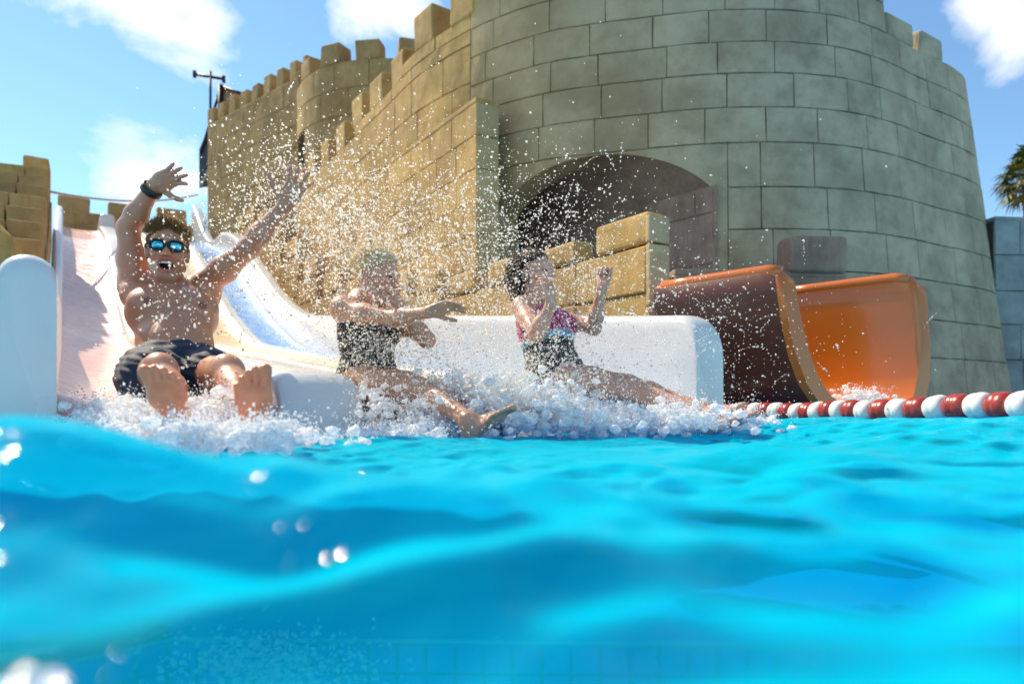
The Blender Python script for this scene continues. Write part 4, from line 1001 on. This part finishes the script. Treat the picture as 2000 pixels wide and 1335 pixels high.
# ---- two women
def build_woman(label, pel, nk, fwd, hc, hfw, hup, armR, armL, legR, legL, tone, suit, sc=1.0, cap_=False, hair=None):
    root = empty('person', (pel.x, pel.y, .1)); tag(root, label, 'person')
    b = Body(); up = (nk - pel).normalized(); f = Vector(fwd); f = (f - up * f.dot(up)).normalized(); rt = f.cross(up).normalized(); L_ = (nk - pel).length; z = L_ / .50
    rot = np.array([rt, f, up]); T = lambda x, y, q: v3(pel + rt * x + f * y + up * q * z)
    torso = [((0, -.01, .0), (.160, .118, .10), .03), ((0, 0, .15), (.125, .092, .13), .06), ((0, .01, .31), (.145, .098, .13), .06), ((-.07, .085, .30), (.062, .055, .06), .03), ((.07, .085, .30), (.062, .055, .06), .03)]
    for c, r_, k in torso: b.ell(T(*c), rot, np.array(r_) * sc, k)
    b.cap(T(-.12, 0, .44), T(.12, 0, .44), .048, None, .05); b.cap(T(-.09, -.015, .44), T(0, -.01, .52), .03, .042, .04); b.cap(T(.09, -.015, .44), T(0, -.01, .52), .03, .042, .04)
    b.cap(T(0, 0, .45), v3(hc + Vector(hfw).normalized() * -.03 - ZV * .05), .050, .048, .03)
    hd = add_head(b, hc, hfw, hup, 0, .97)
    for (sh, el, wr, hdir, palm, side, curl, th) in (armR, armL):
        sh = Vector(T(*sh)); b.ell(v3(sh), np.eye(3), (.048, .048, .05), .04); limb(b, sh, el, wr, .042, .033, .034, .023, .03, .003); add_hand(b, wr, hdir, palm, side, curl, .14, th, .92)
    hips = []
    for sg, (kn, an_, toe, dors) in ((1, legR), (-1, legL)):
        hp = Vector(T(sg * .085, .0, -.015)); hips.append(hp); limb(b, hp, kn, an_, .082, .050, .049, .031, .03, .004); add_foot(b, an_, toe, dors, -sg, .9)
    finish(b, 'body', root, tone, hd, .0056)
    c = Body()
    for q, r_, k in torso: c.ell(T(*q), rot, np.array(r_) * sc + .010, k)
    c.cap(T(-.09, .055, .34), T(-.075, .0, .475), .022, .018, .02); c.cap(T(.09, .055, .34), T(.075, .0, .475), .022, .018, .02)
    cloth(c, [(T(0, .10, .375), (up * 1.0 + f * .15))] if not suit.get('high') else [(T(0, .10, .40), up)], 'swimsuit', root, lambda V: suit['col']((V - v3(pel)) @ rot.T / (1, 1, z), V), .006, .002)
    if hair: hair(hd, root)
    return hd
def hair_shell(hd, root, mat, cutf, sc_=1.07, name='hair_cap', extra=None):
    hb = Body(); hb.ell(hd['P'](0, -.020, .036), hd['rot'], np.array((.080, .098, .094)) * sc_ * hd['sc'], .01)
    if extra: extra(hb)
    Fd, ax, lo = hb.field(.006); G = np.stack(np.meshgrid(*ax, indexing='ij'), -1); q = (G - v3(hd['c'])) @ hd['rot'].T
    Fd = np.maximum(Fd + .004 * np.sin(q[..., 0] * 140 + 20 * q[..., 2]).astype(np.float32), cutf(q).astype(np.float32)); V, Q = surface_net(Fd, lo, .006); return np_mesh(name, V, Q, mat, root)
blond = hair_mat('blond_hair', (.85, .64, .34)); dark = hair_mat('dark_hair', (.085, .042, .022), .35)
def hair1(hd, root):
    hair_shell(hd, root, blond, lambda q: np.maximum(.030 - q[..., 2] + .9 * np.clip(q[..., 1], -.06, .1), q[..., 1] - .066), 1.08, 'hair_cap', lambda hb: (hb.ell(hd['P'](0, -.115, .05), hd['rot'], (.045, .045, .045), .02)))
    strands(hd, 'hair', blond, root, 1100, lambda d: d[2] > .1 and d[1] < .6, .03, .07, .35, .0013, .3, 4, lambda d, r, f, u: -f * .9)
def hair2(hd, root):
    def ex(hb):
        P = hd['P']; hb.cap(P(0, -.085, .0), P(.01, -.105, -.11), .06, .035, .03); hb.cap(P(.05, -.06, .0), P(.055, -.075, -.10), .035, .02, .03); hb.cap(P(-.05, -.06, 0), P(-.055, -.075, -.10), .035, .02, .03)
    hair_shell(hd, root, dark, lambda q: np.maximum(q[..., 1] - .062, np.where(q[..., 1] > -.02, .045 - q[..., 2] + .5 * q[..., 1], -.15 - q[..., 2])), 1.07, 'hair_cap', ex)
    strands(hd, 'hair', dark, root, 900, lambda d: d[1] < .3 and d[2] > -.7, .04, .10, .45, .0014, .6, 6, lambda d, r, f, u: -f * .6 - u * .4)
BLK = np.array((.016, .016, .018))
def suit1(q, V):
    col = np.tile(BLK, (len(q), 1)); return col
def suit2(q, V):
    col = np.tile(BLK, (len(q), 1)); top = q[:, 2] > .205; n = np.sin(V[:, 0] * 90) * np.sin(V[:, 2] * 110 + V[:, 1] * 60) + .6 * np.sin(V[:, 0] * 210 + V[:, 2] * 170)
    col[top] = np.array((.42, .018, .14)); col[top & (n > .55)] = (.62, .16, .33); col[top & (n < -.8)] = (.14, .004, .05)
    band = (q[:, 2] > .185) & (q[:, 2] < .222); col[band] = (.04, .36, .55); return col
f1 = (.86, -.51, 0); f2 = (.88, -.47, 0)
build_woman('blond person in a black swimsuit with one arm stretched forward, beside the low white divider', at(722, 742, 3.30), at(706, 588, 3.34), f1,
    at(737, 541, 3.25), (.90, -.38, -.28), (.25, .0, 1),
    ((.135, .0, .42), at(770, 622, 3.06), at(838, 609, 2.90), Vector((.9, -.25, .25)), Vector((.3, -.5, -.8)), 1, (.25, .2, .2, .25), .8),
    ((-.155, .03, .42), at(834, 664, 3.20), at(785, 606, 3.10), Vector((-.35, -.1, .9)), Vector((-.9, .2, -.3)), 1, (.5, .5, .5, .5), .6),
    (at(836, 768, 2.96), at(915, 822, 2.66), Vector((.75, -.35, .55)), Vector((-.5, .25, .8))), (at(850, 766, 3.18), at(985, 812, 2.95), Vector((.8, -.35, .5)), Vector((-.5, .2, .8))),
    (.58, .30, .18), dict(col=suit1), 1.0, hair=hair1)
build_woman('dark-haired person in pink and black swimsuit with blue band, one fist raised', at(1088, 732, 3.50), at(1040, 590, 3.60), f2,
    at(1044, 538, 3.50), (.80, -.58, .02), (-.05, 0, 1),
    ((.155, .0, .42), at(1048, 652, 3.2), at(1076, 596, 3.14), Vector((.05, .2, 1)), Vector((-.9, .3, .1)), 1, (.55, .6, .6, .6), .5),
    ((-.155, .02, .42), at(1160, 640, 3.55), at(1176, 562, 3.44), Vector((.15, -.1, 1)), Vector((-.6, -.7, .1)), 1, (1.25, 1.3, 1.3, 1.3), .4),
    (at(1232, 768, 3.24), at(1388, 812, 2.98), Vector((.85, -.35, .35)), Vector((-.35, .2, .9))), (at(1225, 752, 3.45), at(1372, 800, 3.22), Vector((.85, -.3, .4)), Vector((-.4, .2, .9))),
    (.62, .34, .24), dict(col=suit2, high=True), 1.13, hair=hair2)

# ------------------------------------------------------------------ spray, foam, bubbles
ICO = None
def ico():
    bm = bmesh.new(); bmesh.ops.create_icosphere(bm, subdivisions=1, radius=1); V = np.array([v.co[:] for v in bm.verts]); Q = np.array([[v.index for v in f.verts] for f in bm.faces]); bm.free(); return V, Q
IV, IQ = ico()
def blobs(name, C, Rr, mat, stretch=None, kind='stuff', label=None, cat=None):
    C = np.asarray(C); Rr = np.asarray(Rr); n = len(C); st = stretch if stretch is not None else np.ones((n, 3))
    V = (IV[None] * (Rr[:, None] * st)[:, None, :] + C[:, None, :]).reshape(-1, 3); Q = (IQ[None] + (np.arange(n) * len(IV))[:, None, None]).reshape(-1, 3)
    o = np_mesh(name, V, Q, mat); tag(o, label, cat, kind=kind); return o
def drop_mat(name, tint, tl=.5, glass=.5, clear=.0):
    m, nt, bs, out = new_mat(name); N = nt.nodes; L = nt.links; nt.nodes.remove(bs)
    t = N.new('ShaderNodeBsdfTranslucent'); t.inputs['Color'].default_value = (*tint, 1); d = N.new('ShaderNodeBsdfDiffuse'); d.inputs['Color'].default_value = (*tint, 1)
    g = N.new('ShaderNodeBsdfGlass'); g.inputs['IOR'].default_value = 1.33; g.inputs['Roughness'].default_value = .3
    mx = N.new('ShaderNodeMixShader'); mx.inputs[0].default_value = tl; L.new(d.outputs[0], mx.inputs[1]); L.new(t.outputs[0], mx.inputs[2])
    m2 = N.new('ShaderNodeMixShader'); m2.inputs[0].default_value = glass; L.new(mx.outputs[0], m2.inputs[1]); L.new(g.outputs[0], m2.inputs[2]); L.new(m2.outputs[0], out.inputs['Surface'])
    if clear:
        tr = N.new('ShaderNodeBsdfTransparent'); m3 = N.new('ShaderNodeMixShader'); v = coords(nt)
        fac = ramp(nt, noise(nt, 55, 5, .7, v, .6), [(.40, (clear,) * 3), (.58, (.05,) * 3)])
        L.new(fac, m3.inputs[0]); L.new(m2.outputs[0], m3.inputs[1]); L.new(tr.outputs[0], m3.inputs[2]); L.new(m3.outputs[0], out.inputs['Surface'])
    return m
M_DROP = drop_mat('water_droplet', (1, .97, .90), .6, .4); M_FOAM = drop_mat('white_foam', (1, 1, 1), .45, .08); M_FROTH = drop_mat('froth_mass', (1, 1, 1), .4, .0, .6)
def px_cloud(spec, rng):
    out = []
    for (px, py, sx, sy, d0, d1, n) in spec:
        x = rng.normal(px, sx, n); y = rng.normal(py, sy, n); d = rng.uniform(d0, d1, n); out.append(np.stack([(x - 1000) / F * d, d, EYE + (HOR - y) / F * d], 1))
    return np.concatenate(out)
def build_spray():
    rng = np.random.default_rng(21)
    C = px_cloud([(760, 480, 150, 95, 2.9, 4.2, 5200), (640, 420, 110, 80, 2.6, 3.8, 2400), (1050, 470, 120, 90, 2.9, 4.0, 1700), (720, 600, 60, 80, 2.9, 3.25, 900), (715, 700, 45, 60, 2.9, 3.2, 900),
                  (1080, 640, 70, 80, 3.0, 3.4, 1500), (1120, 740, 110, 45, 2.8, 3.4, 1500), (880, 580, 130, 70, 2.7, 3.6, 2000), (1300, 620, 120, 70, 3.0, 4.2, 900), (480, 480, 90, 90, 2.4, 3.2, 900),
                  (340, 600, 80, 90, 2.2, 2.8, 420), (560, 360, 60, 60, 2.5, 3.2, 500), (1440, 680, 120, 70, 3.0, 4.4, 500), (950, 330, 260, 110, 2.6, 4.2, 320), (900, 720, 120, 50, 2.6, 3.2, 1500), (650, 250, 120, 60, 3, 4.2, 120)], rng)
    # strings of beads torn off along short arcs
    A_ = C[rng.integers(0, len(C), 520)]; arcs = []
    for a in A_:
        v = rng.normal(size=3) * (1, .6, .8) + (.3, -.2, .9); v /= np.linalg.norm(v); m = rng.integers(5, 16); tt = np.linspace(0, rng.uniform(.05, .16), m)
        arcs.append(a + tt[:, None] * v - np.stack([0 * tt, 0 * tt, 2.2 * tt * tt], 1) + rng.normal(0, .0016, (m, 3)))
    C = np.concatenate([C] + arcs)
    r = np.exp(rng.normal(math.log(.0016), .50, len(C))); r = np.clip(r, .0007, .0036); st = 1 + .6 * np.abs(rng.normal(size=(len(C), 3))) * (1, .6, 1); blobs('water_spray', C, r, M_DROP, st)
    # fine mist between
    C = px_cloud([(760, 540, 150, 90, 2.8, 3.6, 5200), (1060, 620, 110, 100, 2.8, 3.5, 4200), (720, 690, 60, 70, 2.85, 3.2, 2200), (930, 690, 150, 60, 2.6, 3.4, 3600), (650, 460, 120, 80, 2.7, 3.6, 2600), (1150, 760, 120, 40, 2.7, 3.4, 2400)], rng)
    r = np.clip(np.exp(rng.normal(math.log(.00125), .25, len(C))), .0007, .0022); blobs('fine_mist', C, r, M_DROP)
    # churned white water at the end of the lanes
    F_ = px_cloud([(230, 815, 60, 20, 2.15, 2.75, 1500), (330, 815, 60, 18, 2.1, 2.5, 1100), (435, 808, 30, 22, 2.08, 2.5, 1100), (470, 832, 60, 12, 1.95, 2.4, 700), (540, 850, 60, 5, 2.1, 2.5, 250), (370, 838, 34, 12, 1.80, 1.93, 420), (505, 842, 34, 12, 1.80, 1.93, 420), (250, 835, 60, 10, 1.9, 2.2, 400),
                   (640, 860, 60, 3, 2.4, 2.7, 300), (780, 842, 60, 8, 2.5, 2.9, 800), (800, 800, 70, 25, 2.75, 3.1, 800), (930, 795, 80, 28, 2.7, 3.2, 1300), (1010, 775, 60, 30, 2.8, 3.2, 1300), (1080, 800, 60, 20, 2.75, 3.2, 1000), (1200, 812, 90, 12, 2.8, 3.1, 1000), (1330, 812, 60, 14, 2.75, 3.2, 1000), (1430, 818, 45, 8, 2.9, 3.4, 500),
                   (880, 740, 90, 30, 2.9, 3.4, 700), (1680, 770, 26, 8, 4.55, 4.8, 260)], rng)
    F_ = F_[F_[:, 2] > -.03]
    # frothy mass: smooth union of small lumps, roughened
    b = Body(); pick = rng.permutation(len(F_))[:3200]
    for c in F_[pick]:
        if c[2] < .30: b.ell(c - (0, 0, .02), np.eye(3), np.array((.020, .020, .014)) * rng.uniform(.5, 1.25), .012)
    Fd, ax, lo = b.field(.0085); G = np.stack(np.meshgrid(*ax, indexing='ij'), -1).astype(np.float32)
    Fd += (.006 * np.sin(G[..., 0] * 130 + 3 * np.sin(G[..., 2] * 90)) * np.sin(G[..., 1] * 117) * np.sin(G[..., 2] * 141 + 2)).astype(np.float32)
    V, Q = surface_net(Fd, lo, .0085); V += rng.normal(0, .0016, V.shape); o = np_mesh('froth', V, Q, M_FROTH); tag(o, kind='stuff')
    # flung beads of foam, clustered along short streaks
    par_ = F_[rng.integers(0, len(F_), 42000)]; dirn = rng.normal(size=(len(F_), 3)); 
    F2 = par_ + rng.normal(0, .010, par_.shape) * (1, 1, .8) + np.abs(rng.normal(0, 1, (len(par_), 1))) * np.array((.006, -.006, .014))
    r = np.clip(np.exp(rng.normal(math.log(.0014), .42, len(F2))), .0006, .003); st = 1 + .5 * np.abs(rng.normal(size=(len(F2), 3))); blobs('churned_foam', F2, r, M_FOAM, st)
    B = px_cloud([(520, 1290, 95, 32, 2.15, 2.42, 1100)], rng); r = np.clip(np.exp(rng.normal(math.log(.0036), .45, len(B))), .001, .007); blobs('air_bubbles', B, r, M_DROP, 1 + .5 * np.abs(rng.normal(size=(len(B), 3))))
build_spray()
